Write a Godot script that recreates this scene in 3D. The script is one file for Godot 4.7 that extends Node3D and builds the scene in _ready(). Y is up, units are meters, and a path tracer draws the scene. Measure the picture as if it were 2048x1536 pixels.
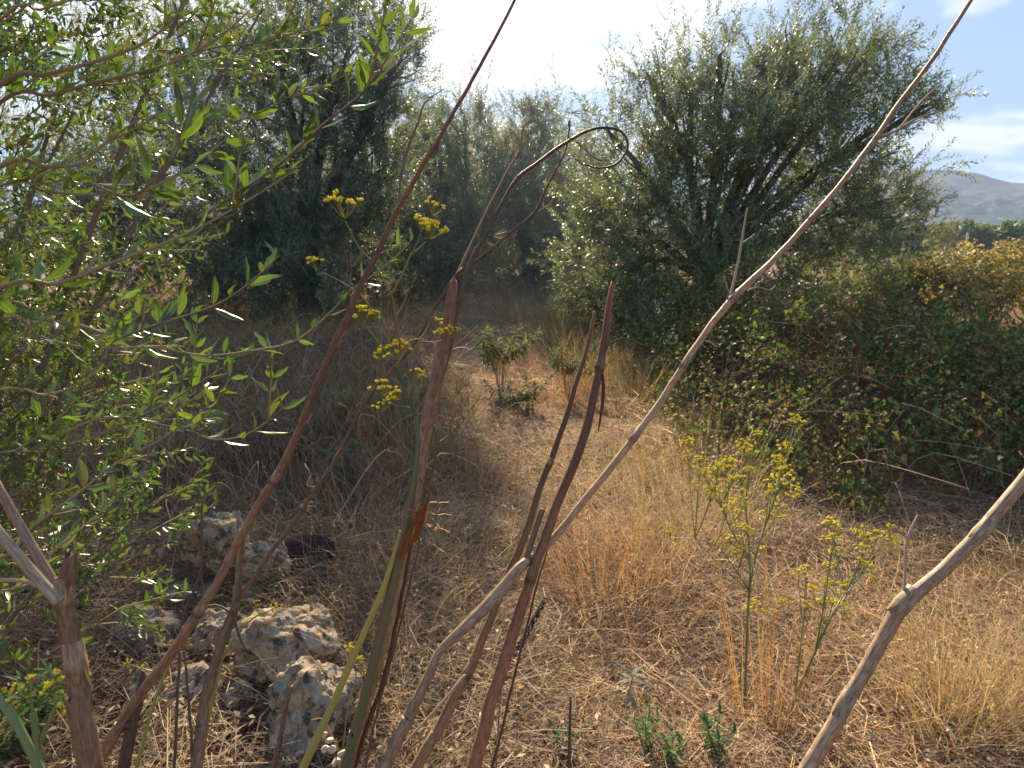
extends Node3D

# ---------------------------------------------------------------- the lens
const FOV := 55.0
const EYE := Vector3(0, 1.6, 0)
const PITCH := -13.3
const SUN_AZ := -9.5      # degrees, left of straight ahead
const SUN_EL := 28.0
var FP := 768.0 / tan(deg_to_rad(FOV / 2.0))
var cb := Basis(Vector3.RIGHT, deg_to_rad(PITCH))
var to_sun := Vector3(sin(deg_to_rad(SUN_AZ)) * cos(deg_to_rad(SUN_EL)), sin(deg_to_rad(SUN_EL)), -cos(deg_to_rad(SUN_AZ)) * cos(deg_to_rad(SUN_EL)))
var rng := RandomNumberGenerator.new()
var nz := FastNoiseLite.new()
var M := {}
var taken := {}
var cache := {}

# ---------------------------------------------------------------- mesh builder
class MB:
	var v := PackedVector3Array()
	var c := PackedColorArray()
	var uv := PackedVector2Array()
	var ix := PackedInt32Array()
	func add(p: Vector3, col: Color, t := Vector2.ZERO) -> int:
		v.append(p)
		c.append(col)
		uv.append(t)
		return v.size() - 1
	func tri(a: int, b: int, d: int) -> void:
		ix.append(a)
		ix.append(b)
		ix.append(d)
	func quad(a: int, b: int, d: int, e: int) -> void:
		tri(a, b, d)
		tri(a, d, e)
	func mesh(origin := Vector3.ZERO) -> ArrayMesh:
		var n := PackedVector3Array()
		n.resize(v.size())
		if origin != Vector3.ZERO:
			for i in v.size():
				v[i] -= origin
		for k in range(0, ix.size(), 3):
			var a := ix[k]
			var b := ix[k + 1]
			var d := ix[k + 2]
			var g := (v[d] - v[a]).cross(v[b] - v[a])
			n[a] += g
			n[b] += g
			n[d] += g
		for i in n.size():
			var l := n[i].length()
			n[i] = n[i] / l if l > 1e-20 else Vector3.UP
		var arr := []
		arr.resize(Mesh.ARRAY_MAX)
		arr[Mesh.ARRAY_VERTEX] = v
		arr[Mesh.ARRAY_NORMAL] = n
		arr[Mesh.ARRAY_COLOR] = c
		arr[Mesh.ARRAY_TEX_UV] = uv
		arr[Mesh.ARRAY_INDEX] = ix
		var m := ArrayMesh.new()
		m.add_surface_from_arrays(Mesh.PRIMITIVE_TRIANGLES, arr)
		return m
	# a tube along points; cols one per ring; rib gives every second side a ridge; spots mottles towards a second colour
	func tube(pts: Array, rad: Array, sides: int, cols: Array, rib := 0.0, spots: FastNoiseLite = null, second := Color.BLACK, cut := false) -> void:
		var up := Vector3.UP
		var n := pts.size()
		var t0: Vector3 = (pts[1] - pts[0]).normalized()
		if absf(t0.dot(up)) > 0.9:
			up = Vector3.RIGHT
		var x := t0.cross(up).normalized()
		var first := v.size()
		var run := 0.0
		for i in n:
			var t: Vector3 = (pts[mini(i + 1, n - 1)] - pts[maxi(i - 1, 0)]).normalized()
			x = (x - t * x.dot(t)).normalized()
			var y := t.cross(x)
			if i > 0:
				run += (pts[i] - pts[i - 1]).length()
			for s in sides + 1:
				var a := TAU * (s % sides) / sides
				var r: float = rad[i] * (1.0 + (rib if (s % sides) % 2 == 0 else -rib))
				var o := x * cos(a) + y * sin(a)
				var p: Vector3 = pts[i] + o * r
				if cut and (i == 0 or i == n - 1):
					p += t * r * sin(a * 2.0 + 1.0) * 0.7
				var col: Color = cols[i]
				if spots:
					var q := spots.get_noise_3d(cos(a) * 9.0 + p.x * 40.0, run * 130.0, sin(a) * 9.0 + p.z * 40.0)
					col = col.lerp(second, clampf(q * 2.2 + 0.12, 0.0, 0.8))
				add(p, col, Vector2(float(s) / sides, run * 12.0))
		for i in n - 1:
			for s in sides:
				var a := first + i * (sides + 1) + s
				quad(a, a + 1, a + sides + 2, a + sides + 1)
		for e in [0, n - 1]:
			if rad[e] < 0.0015 and not cut:
				continue
			var q: Vector3 = pts[e] - (pts[1] - pts[0] if e == 0 else pts[n - 2] - pts[n - 1]).normalized() * (-rad[e] * 1.6 if cut else 0.0)
			var mid := add(q, (cols[e] as Color).darkened(0.3) if cut else cols[e])
			for s in sides:
				var a: int = first + e * (sides + 1) + s
				if e == 0:
					tri(mid, a + 1, a)
				else:
					tri(mid, a, a + 1)
	# a cheap stick: three sides
	func stick(pts: Array, r0: float, r1: float, col: Color, sides := 3) -> void:
		var rad := []
		var cols := []
		for i in pts.size():
			rad.append(lerpf(r0, r1, float(i) / (pts.size() - 1)))
			cols.append(col)
		tube(pts, rad, sides, cols)
	# a leaf of 8 triangles, folded along its midrib
	func leaf(p: Vector3, dir: Vector3, nrm: Vector3, len: float, wid: float, col: Color, bend := 0.15, fold := 0.25) -> void:
		var side := dir.cross(nrm).normalized()
		nrm = side.cross(dir).normalized()
		var b := add(p, col)
		var k := []
		for t in [0.35, 0.7]:
			var w := wid * (0.5 if t < 0.5 else 0.42)
			var m: Vector3 = p + dir * len * t - nrm * len * bend * t * t
			k.append(add(m - side * w + nrm * w * fold, col))
			k.append(add(m, col))
			k.append(add(m + side * w + nrm * w * fold, col))
		var e := add(p + dir * len - nrm * len * bend, col)
		tri(b, k[1], k[0])
		tri(b, k[2], k[1])
		quad(k[0], k[1], k[4], k[3])
		quad(k[1], k[2], k[5], k[4])
		tri(k[3], k[4], e)
		tri(k[4], k[5], e)
	# two triangles
	func flake(p: Vector3, dir: Vector3, nrm: Vector3, len: float, wid: float, col: Color, bend := 0.1) -> void:
		var side := dir.cross(nrm).normalized() * wid * 0.5
		var m := p + dir * len * 0.5
		var a := add(p, col)
		var b := add(m - side, col)
		var d := add(p + dir * len - nrm * len * bend, col)
		var e := add(m + side, col)
		tri(a, e, b)
		tri(b, e, d)
	# a grass blade: a ribbon along points
	func ribbon(pts: Array, wid: float, across: Vector3, c0: Color, c1: Color, tip := 0.15) -> void:
		var n := pts.size()
		var first := v.size()
		for i in n:
			var f := float(i) / (n - 1)
			var w := wid * 0.5 * lerpf(1.0, tip, f)
			var col := c0.lerp(c1, f)
			add(pts[i] - across * w, col)
			add(pts[i] + across * w, col)
		for i in n - 1:
			var a := first + i * 2
			quad(a, a + 1, a + 3, a + 2)
	# a small octahedral bead
	func bead(p: Vector3, r: float, col: Color) -> void:
		var k := []
		for d in [Vector3.RIGHT, Vector3.FORWARD, Vector3.LEFT, Vector3.BACK]:
			k.append(add(p + d * r, col))
		var t := add(p + Vector3.UP * r * 1.2, col)
		var b := add(p - Vector3.UP * r, col)
		for i in 4:
			tri(t, k[i], k[(i + 1) % 4])
			tri(b, k[(i + 1) % 4], k[i])

# ---------------------------------------------------------------- small helpers
func R(a: float, b: float) -> float:
	return rng.randf_range(a, b)

func rdir() -> Vector3:
	return Vector3(rng.randfn(), rng.randfn(), rng.randfn()).normalized()

func vary(c: Color, k: float) -> Color:
	var f := 1.0 + R(-k, k)
	return Color(c.r * f * (1.0 + R(-k, k) * 0.3), c.g * f, c.b * f * (1.0 + R(-k, k) * 0.3))

# the point at a depth along the lens axis that stands at a place of the 2048 x 1536 photograph
func P(x: float, y: float, depth: float) -> Vector3:
	return EYE + cb * (Vector3((x - 1024.0) / FP, -(y - 768.0) / FP, -1.0) * depth)

# the same on the upright plane z
func Z(x: float, y: float, z: float) -> Vector3:
	var d := cb * Vector3((x - 1024.0) / FP, -(y - 768.0) / FP, -1.0)
	return EYE + d * (z - EYE.z) / d.z

# the same on the ground
func G(x: float, y: float) -> Vector3:
	var d := cb * Vector3((x - 1024.0) / FP, -(y - 768.0) / FP, -1.0)
	var h := 0.0
	var p := EYE
	for i in 4:
		p = EYE + d * (h - EYE.y) / d.y
		h = gh(p.x, p.z)
	return Vector3(p.x, h, p.z)

func gh(x: float, z: float) -> float:
	var d := -z
	var near := clampf(1.0 - (Vector2(x, d).length() - 12.0) / 20.0, 0.0, 1.0)
	var h := (nz.get_noise_2d(x * 60.0, z * 60.0) * 0.05 + nz.get_noise_2d(x * 260.0 + 90.0, z * 260.0) * 0.018) * near
	h += 0.10 * exp(-((x + 1.1) * (x + 1.1) / 0.8 + (d - 2.6) * (d - 2.6) / 1.6))
	if d > 14.0:
		var e := d - 14.0
		h -= minf(e, 390.0) * 0.058 * clampf(e / 30.0, 0.0, 1.0)
		h -= clampf(d - 404.0, 0.0, 600.0) * 0.03
		h -= clampf(d - 1004.0, 0.0, 1000.0) * 0.016
		h += nz.get_noise_2d(x * 0.9, z * 0.9) * clampf((d - 60.0) / 400.0, 0.0, 1.0) * 7.0
	return h

func on_path(x: float, z: float) -> float:
	var d := -z
	var mid := 0.35 - 0.10 * (d - 2.0) + 0.30 * sin((d - 2.0) * 0.55)
	if d < 5.0:
		mid = lerpf(0.55, mid, clampf((d - 1.5) / 3.5, 0, 1))
	var w := 0.62 if d > 4.0 else lerpf(1.2, 0.62, clampf((d - 1.5) / 2.5, 0, 1))
	return clampf(1.6 - absf(x - mid) / w, 0.0, 1.0)

func numbered(called: String) -> String:
	if not taken.has(called):
		taken[called] = 0
		return called
	taken[called] += 1
	return "%s_%03d" % [called, taken[called]]

func tag(o: Node, label: String, category: String, group := "", kind := "") -> void:
	if label:
		o.set_meta("label", label)
	if category:
		o.set_meta("category", category)
	if group:
		o.set_meta("group", group)
	if kind:
		o.set_meta("kind", kind)

func thing(called: String, label: String, category: String, at: Vector3, group := "") -> Node3D:
	var o := Node3D.new()
	o.name = numbered(called)
	o.position = at
	tag(o, label, category, group)
	add_child(o)
	return o

func part(called: String, mb: MB, mat: Material, parent: Node3D, kind := "") -> MeshInstance3D:
	var o := MeshInstance3D.new()
	o.name = called
	var at := Vector3.ZERO
	var up: Node = parent
	while up is Node3D and up != self:
		at += up.position
		up = up.get_parent()
	o.mesh = mb.mesh(at)
	o.material_override = mat
	if kind:
		o.set_meta("kind", kind)
	parent.add_child(o, true)
	return o

func placed(called: String, m: Mesh, mat: Material, parent: Node3D, t: Transform3D) -> MeshInstance3D:
	var o := MeshInstance3D.new()
	o.name = called
	o.mesh = m
	o.material_override = mat
	var at := Vector3.ZERO
	var up: Node = parent
	while up is Node3D and up != self:
		at += up.position
		up = up.get_parent()
	o.transform = Transform3D(t.basis, t.origin - at)
	parent.add_child(o, true)
	return o

func scatter(called: String, m: Mesh, mat: Material, parent: Node, where: Array, tints: Array, origin := Vector3.ZERO) -> MultiMeshInstance3D:
	var mm := MultiMesh.new()
	mm.transform_format = MultiMesh.TRANSFORM_3D
	mm.use_colors = true
	mm.mesh = m
	mm.instance_count = where.size()
	for i in where.size():
		var t: Transform3D = where[i]
		t.origin -= origin
		mm.set_instance_transform(i, t)
		mm.set_instance_color(i, tints[i])
	var o := MultiMeshInstance3D.new()
	o.multimesh = mm
	o.material_override = mat
	o.name = numbered(called) if parent == self else called
	o.set_meta("kind", "stuff")
	parent.add_child(o, true)
	return o

# many copies of a few small meshes joined into one real mesh, each copy in one of five tones
func bake(called: String, kinds: Array, mat: Material, parent: Node, where: Array, spread: float, origin := Vector3.ZERO) -> MeshInstance3D:
	var src := []
	for m in kinds:
		var a: Array = (m as ArrayMesh).surface_get_arrays(0)
		for q in 5:
			var col: PackedColorArray = a[Mesh.ARRAY_COLOR].duplicate()
			var f := 1.0 + spread * (q - 2) * 0.5
			for i in col.size():
				col[i] = Color(col[i].r * f, col[i].g * f, col[i].b * f * (1.0 - 0.04 * (q - 2)))
			src.append([a[Mesh.ARRAY_VERTEX], a[Mesh.ARRAY_NORMAL], col, a[Mesh.ARRAY_INDEX]])
	var v := PackedVector3Array()
	var n := PackedVector3Array()
	var c := PackedColorArray()
	var ix := PackedInt32Array()
	for t in where:
		var s: Array = src[rng.randi() % src.size()]
		var at := v.size()
		v.append_array(Transform3D(t.basis, t.origin - origin) * (s[0] as PackedVector3Array))
		n.append_array(Transform3D(t.basis.orthonormalized(), Vector3.ZERO) * (s[1] as PackedVector3Array))
		c.append_array(s[2])
		for k in (s[3] as PackedInt32Array):
			ix.append(k + at)
	var arr := []
	arr.resize(Mesh.ARRAY_MAX)
	arr[Mesh.ARRAY_VERTEX] = v
	arr[Mesh.ARRAY_NORMAL] = n
	arr[Mesh.ARRAY_COLOR] = c
	arr[Mesh.ARRAY_INDEX] = ix
	var am := ArrayMesh.new()
	am.add_surface_from_arrays(Mesh.PRIMITIVE_TRIANGLES, arr)
	var o := MeshInstance3D.new()
	o.mesh = am
	o.material_override = mat
	o.name = numbered(called) if parent == self else called
	o.set_meta("kind", "stuff")
	parent.add_child(o, true)
	print(called, " triangles ", ix.size() / 3)
	return o

# basis whose +Y runs along dir, turned by spin, uniform scale
func along(dir: Vector3, spin: float, s: float) -> Basis:
	var y := dir.normalized()
	var x := y.cross(Vector3.UP if absf(y.y) < 0.95 else Vector3.RIGHT).normalized()
	var z := x.cross(y)
	return Basis(x, y, z) * Basis(Vector3.UP, spin) * Basis.from_scale(Vector3.ONE * s)

# Catmull-Rom through control points [Vector3, radius], about step metres apart
func curve(ctrl: Array, step: float) -> Array:
	var pts := []
	var rad := []
	var n := ctrl.size()
	for i in n - 1:
		var a: Vector3 = ctrl[maxi(i - 1, 0)][0]
		var b: Vector3 = ctrl[i][0]
		var c: Vector3 = ctrl[i + 1][0]
		var d: Vector3 = ctrl[mini(i + 2, n - 1)][0]
		var k := maxi(1, int(ceil((c - b).length() / step)))
		for j in k:
			var t := float(j) / k
			pts.append(b.cubic_interpolate(c, a, d, t))
			rad.append(lerpf(ctrl[i][1], ctrl[i + 1][1], t))
	pts.append(ctrl[n - 1][0])
	rad.append(ctrl[n - 1][1])
	return [pts, rad]

# photograph path [[x, y, width in pixels]...] between two depths
func traced(px: Array, d0: float, d1: float) -> Array:
	var out := []
	for i in px.size():
		var d := lerpf(d0, d1, float(i) / maxi(1, px.size() - 1))
		out.append([P(px[i][0], px[i][1], d), px[i][2] * 0.30 / FP * d])
	return out

# carry a traced stem on down to the ground
func rooted(ctrl: Array) -> Array:
	var a: Vector3 = ctrl[ctrl.size() - 2][0]
	var b: Vector3 = ctrl[ctrl.size() - 1][0]
	var r: float = ctrl[ctrl.size() - 1][1]
	var d := (b - a).normalized()
	d.y = minf(d.y, -0.45)
	d = d.normalized()
	var q := b + d * (b.y * 0.45)
	ctrl.append([q, r * 1.05])
	var g := Vector3(q.x + d.x * 0.15, 0, q.z - 0.05)
	g.y = gh(g.x, g.z) - 0.02
	ctrl.append([g, r * 1.1])
	return ctrl

# ---------------------------------------------------------------- materials
func srgb(r: float, g: float, b: float) -> Color:
	return Color(r, g, b).linear_to_srgb()

func material(called: String, rough: float, spec := 0.5, back := 0.0, back_tint := Color(1, 1, 1)) -> StandardMaterial3D:
	var m := StandardMaterial3D.new()
	m.resource_name = called
	m.vertex_color_use_as_albedo = true
	m.roughness = rough
	m.metallic_specular = spec
	m.cull_mode = BaseMaterial3D.CULL_DISABLED
	if back > 0.0:
		m.backlight_enabled = true
		m.backlight = (back_tint * back).linear_to_srgb()
	M[called] = m
	return m

func noise_bytes(size: int, freq: float, octaves: int, type: int, seed_: int) -> PackedByteArray:
	var n := FastNoiseLite.new()
	n.seed = seed_
	n.noise_type = type
	n.frequency = freq
	n.fractal_octaves = octaves
	var im := n.get_seamless_image(size, size)
	im.convert(Image.FORMAT_L8)
	return im.get_data()

func picture(size: int, paint: Callable) -> ImageTexture:
	var data := PackedByteArray()
	data.resize(size * size * 3)
	for i in size * size:
		var c: Color = paint.call(i)
		data[i * 3] = int(clampf(c.r, 0, 1) * 255.0)
		data[i * 3 + 1] = int(clampf(c.g, 0, 1) * 255.0)
		data[i * 3 + 2] = int(clampf(c.b, 0, 1) * 255.0)
	return ImageTexture.create_from_image(Image.create_from_data(size, size, false, Image.FORMAT_RGB8, data))

func materials() -> void:
	material("leaf", 0.34, 0.5, 0.68, Color(0.78, 1.0, 0.34))
	material("olive", 0.40, 0.5, 0.95, Color(1.0, 1.0, 0.62))
	material("bramble", 0.55, 0.35, 0.8, Color(1.0, 1.0, 0.45))
	material("herb", 0.85, 0.25, 0.8, Color(1.0, 1.0, 0.5))
	material("straw", 0.7, 0.3, 0.7, Color(1.0, 0.9, 0.7))
	material("flower", 0.7, 0.2, 0.8, Color(1.0, 1.0, 0.4))
	material("green_stem", 0.5, 0.4)
	material("twig", 0.75, 0.3)
	material("shell", 0.6, 0.4)
	material("far", 0.95, 0.1)
	var s := 256
	var a := noise_bytes(s, 0.02, 4, FastNoiseLite.TYPE_SIMPLEX, 3)
	var b := noise_bytes(s, 0.12, 3, FastNoiseLite.TYPE_SIMPLEX, 5)
	# fibres along v: the same noise read with u compressed and v stretched
	var grain := picture(s, func(i):
		var x := int(i) % s
		var y := int(i) / s
		var f := b[((y / 14) % s) * s + (x * 3) % s] / 255.0
		var g := b[((y / 5 + 40) % s) * s + (x * 7) % s] / 255.0
		var h := a[i] / 255.0
		var k := clampf(0.62 + (f - 0.5) * 1.5 + (g - 0.5) * 1.0 + (h - 0.5) * 0.7, 0.0, 1.0)
		return Color(0.62 + 0.38 * k, 0.58 + 0.41 * k, 0.52 + 0.46 * k))
	var m := material("stalk", 0.55, 0.5, 0.55, Color(1.0, 0.66, 0.40))
	m.albedo_texture = grain
	m.heightmap_enabled = true
	m.heightmap_texture = grain
	m.heightmap_scale = 0.06
	m = material("bark", 0.9, 0.2)
	m.albedo_texture = grain
	m.uv1_scale = Vector3(2, 1, 1)
	m.heightmap_enabled = true
	m.heightmap_texture = grain
	m.heightmap_scale = 0.6
	# limestone with lichens
	s = 512
	var r1 := noise_bytes(s, 0.006, 4, FastNoiseLite.TYPE_SIMPLEX, 11)
	var r2 := noise_bytes(s, 0.022, 3, FastNoiseLite.TYPE_CELLULAR, 12)
	var r3 := noise_bytes(s, 0.03, 5, FastNoiseLite.TYPE_SIMPLEX, 13)
	var r4 := noise_bytes(s, 0.012, 5, FastNoiseLite.TYPE_SIMPLEX, 14)
	var r5 := noise_bytes(s, 0.11, 3, FastNoiseLite.TYPE_SIMPLEX, 15)
	var beige := srgb(0.32, 0.25, 0.165)
	var grey := srgb(0.24, 0.205, 0.155)
	var white := srgb(0.44, 0.39, 0.32)
	var black := srgb(0.045, 0.04, 0.034)
	var rust := srgb(0.36, 0.17, 0.055)
	var lichen := picture(s, func(i):
		var c := beige.lerp(grey, smoothstep(0.38, 0.6, r1[i] / 255.0))
		c = c.lerp(white, smoothstep(0.50, 0.60, r4[(i + 150 * s) % (s * s)] / 255.0) * 0.4)
		c = c.lerp(rust, smoothstep(0.66, 0.69, r4[(i + 70 * s) % (s * s)] / 255.0) * 0.75)
		var dark := smoothstep(0.44, 0.40, r4[i] / 255.0 * 0.72 + r3[(i + 200 * s) % (s * s)] / 255.0 * 0.28)
		c = c.lerp(black, dark * 0.85)
		return c * (0.86 + 0.28 * r5[i] / 255.0))
	var rel := picture(s, func(i):
		var k := r3[i] / 255.0 * 0.5 + r4[i] / 255.0 * 0.25 + r5[i] / 255.0 * 0.25
		return Color(k, k, k))
	m = material("rock", 0.92, 0.2)
	m.vertex_color_use_as_albedo = false
	m.albedo_texture = lichen
	m.uv1_triplanar = true
	m.uv1_scale = Vector3.ONE * 2.3
	m.heightmap_enabled = true
	m.heightmap_texture = rel
	m.heightmap_scale = 0.7
	# dry earth and crumbled straw
	var soil := picture(s, func(i):
		var k := r5[i] / 255.0 * 0.55 + r3[i] / 255.0 * 0.45
		var c := Color(0.62, 0.56, 0.5).lerp(Color(1, 0.97, 0.92), smoothstep(0.3, 0.68, k))
		return c)
	m = material("soil", 0.95, 0.15)
	m.albedo_texture = soil
	m.uv1_triplanar = true
	m.uv1_world_triplanar = true
	m.uv1_scale = Vector3.ONE * 1.7
	m.heightmap_enabled = true
	m.heightmap_texture = rel
	m.heightmap_scale = 1.2

# ---------------------------------------------------------------- sky
func sky_panorama() -> ImageTexture:
	var w := 1536
	var h := 768
	var n := FastNoiseLite.new()
	n.seed = 21
	n.noise_type = FastNoiseLite.TYPE_SIMPLEX
	n.frequency = 1.0
	n.fractal_octaves = 5
	n.fractal_gain = 0.52
	var data := PackedFloat32Array()
	data.resize(w * h * 3)
	var horizon := Vector3(0.50, 0.67, 0.88)
	var zenith := Vector3(0.15, 0.31, 0.68)
	for j in h:
		var el := (0.5 - (j + 0.5) / h) * PI
		var y := sin(el)
		for i in w:
			var k := (j * w + i) * 3
			if y < -0.02:
				data[k] = 0.20
				data[k + 1] = 0.17
				data[k + 2] = 0.13
				continue
			var az := (i + 0.5) / w * TAU    # the left edge of a panorama lies straight ahead
			var d := Vector3(sin(az) * cos(el), y, -cos(az) * cos(el))
			var c := horizon.lerp(zenith, pow(clampf(y, 0, 1), 0.55))
			var ang := rad_to_deg(acos(clampf(d.dot(to_sun), -1, 1)))
			var f := 1.0 / (maxf(y, 0.0) + 0.16)
			var q := n.get_noise_3d(d.x * f * 0.55 + 3.1, 0.4, d.z * f * 0.55) * 0.75 + n.get_noise_3d(d.x * f * 1.9, 5.0, d.z * f * 1.9) * 0.30
			var cover := smoothstep(0.02, 0.24, q + 0.03)
			var thick := smoothstep(0.1, 0.6, q)
			var cloud := Vector3(0.95, 0.97, 1.0).lerp(Vector3(0.52, 0.57, 0.70), thick)
			c = c.lerp(cloud, cover * 0.85)
			var glow := 8.0 * exp(-ang / 4.0) + 1.9 * exp(-ang / 9.5) + 0.12 * exp(-ang / 35.0)
			c += Vector3(1.0, 0.97, 0.92) * glow
			data[k] = c.x
			data[k + 1] = c.y
			data[k + 2] = c.z
	var im := Image.create_from_data(w, h, false, Image.FORMAT_RGBF, data.to_byte_array())
	return ImageTexture.create_from_image(im)

# ---------------------------------------------------------------- build
func _ready() -> void:
	rng.seed = 7
	nz.seed = 4
	nz.noise_type = FastNoiseLite.TYPE_SIMPLEX
	nz.frequency = 0.01
	nz.fractal_octaves = 3
	var cam := Camera3D.new()
	cam.name = "camera"
	cam.fov = FOV
	cam.position = EYE
	cam.basis = cb
	cam.near = 0.05
	cam.far = 20000.0
	var lens := CameraAttributesPhysical.new()
	lens.frustum_focal_length = 12.0 / tan(deg_to_rad(FOV / 2.0))
	lens.exposure_aperture = 15.0
	lens.frustum_focus_distance = 1.0
	cam.attributes = lens
	cam.fov = FOV
	add_child(cam)
	var e := Environment.new()
	e.background_mode = Environment.BG_SKY
	var sm := PanoramaSkyMaterial.new()
	sm.panorama = sky_panorama()
	e.sky = Sky.new()
	e.sky.sky_material = sm
	e.background_energy_multiplier = 0.37
	e.tonemap_mode = Environment.TONE_MAPPER_LINEAR
	e.tonemap_exposure = 3.15
	e.fog_enabled = true
	e.fog_density = 0.00011
	e.fog_light_color = Color(0.72, 0.83, 1.0)
	e.volumetric_fog_enabled = true
	e.volumetric_fog_density = 0.0
	e.sdfgi_enabled = true
	e.ssao_enabled = true
	e.ssil_enabled = true
	var we := WorldEnvironment.new()
	we.name = "surroundings"
	we.environment = e
	add_child(we)
	var sun := DirectionalLight3D.new()
	sun.name = "sun"
	sun.light_energy = 1.6
	sun.light_color = Color(1.0, 0.91, 0.76)
	sun.light_angular_distance = 0.5
	sun.shadow_enabled = true
	sun.basis = Basis.looking_at(-to_sun)
	add_child(sun)
	materials()
	print("materials ", Time.get_ticks_msec())
	ground()
	far_country()
	print("terrain ", Time.get_ticks_msec())
	trees()
	back_trees()
	understory()
	thicket()
	yellow_bushes()
	print("trees ", Time.get_ticks_msec())
	# haze added to lift the trees, standing in for lens glare
	var haze := FogVolume.new()
	haze.name = "added_glare_haze"
	haze.size = Vector3(22.0, 7.0, 11.0)
	haze.position = Vector3(-3.0, 3.3, -12.6)
	var air := FogMaterial.new()
	air.density = 0.007
	air.albedo = Color(0.84, 0.93, 1.0)
	haze.material = air
	tag(haze, "thin added haze among the trees standing in for lens glare", "haze", "", "stuff")
	add_child(haze)
	near_shrub()
	print("shrub ", Time.get_ticks_msec())
	rocks()
	litter()
	tufts()
	brush()
	herbs()
	print("ground cover ", Time.get_ticks_msec())
	right_fennel()
	stalks()
	green_fennel()
	small_things()
	print("done ", Time.get_ticks_msec())

# ---------------------------------------------------------------- ground and far country
func ground() -> void:
	var xs := [0.0]
	while xs[-1] < 4200.0:
		xs.append(xs[-1] + maxf(0.11, (xs[-1] - 5.0) * 0.11))
	var all := []
	for i in range(xs.size() - 1, 0, -1):
		all.append(-xs[i])
	all.append_array(xs)
	var zs := []
	var z := 0.0
	while z < 4000.0:
		zs.append(-z)
		z += maxf(0.11, (z - 8.0) * 0.09)
	for back in [-0.5, -2.0, -8.0, -40.0]:
		zs.push_front(-back)
	var mb := MB.new()
	var w := all.size()
	for zz in zs:
		for xx in all:
			var d := Vector2(xx, zz).length()
			var c := Color(0.19, 0.135, 0.085)
			if d < 40.0:
				var n := nz.get_noise_2d(xx * 90.0, zz * 90.0 + 500.0) * 0.5 + 0.5
				c = Color(0.16, 0.105, 0.065).lerp(Color(0.29, 0.195, 0.125), n)
				c = c.lerp(Color(0.36, 0.25, 0.17), on_path(xx, zz) * 0.7)
			elif zz < -60.0:
				var n := nz.get_noise_2d(xx * 1.1, zz * 2.2)
				c = Color(0.075, 0.085, 0.045)
				if n > 0.22 and zz < -1200.0:
					c = Color(0.26, 0.20, 0.12)
			mb.add(Vector3(xx, gh(xx, zz), zz), c)
	for j in zs.size() - 1:
		for i in w - 1:
			var a := j * w + i
			mb.quad(a, a + w, a + w + 1, a + 1)
	# wind so that the sheet faces up
	var o := part("ground", mb, M.soil, self)
	tag(o, "", "", "", "structure")

func ridge(px: float) -> float:
	var k := [[1300, 470], [1560, 430], [1700, 362], [1780, 344], [1840, 340], [1910, 341], [1955, 346], [1985, 356], [2020, 365], [2060, 367], [2300, 372], [2700, 400], [3200, 440]]
	for i in k.size() - 1:
		if px <= k[i + 1][0]:
			return lerpf(k[i][1], k[i + 1][1], clampf((px - k[i][0]) / (k[i + 1][0] - k[i][0]), 0, 1))
	return 440.0

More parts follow.
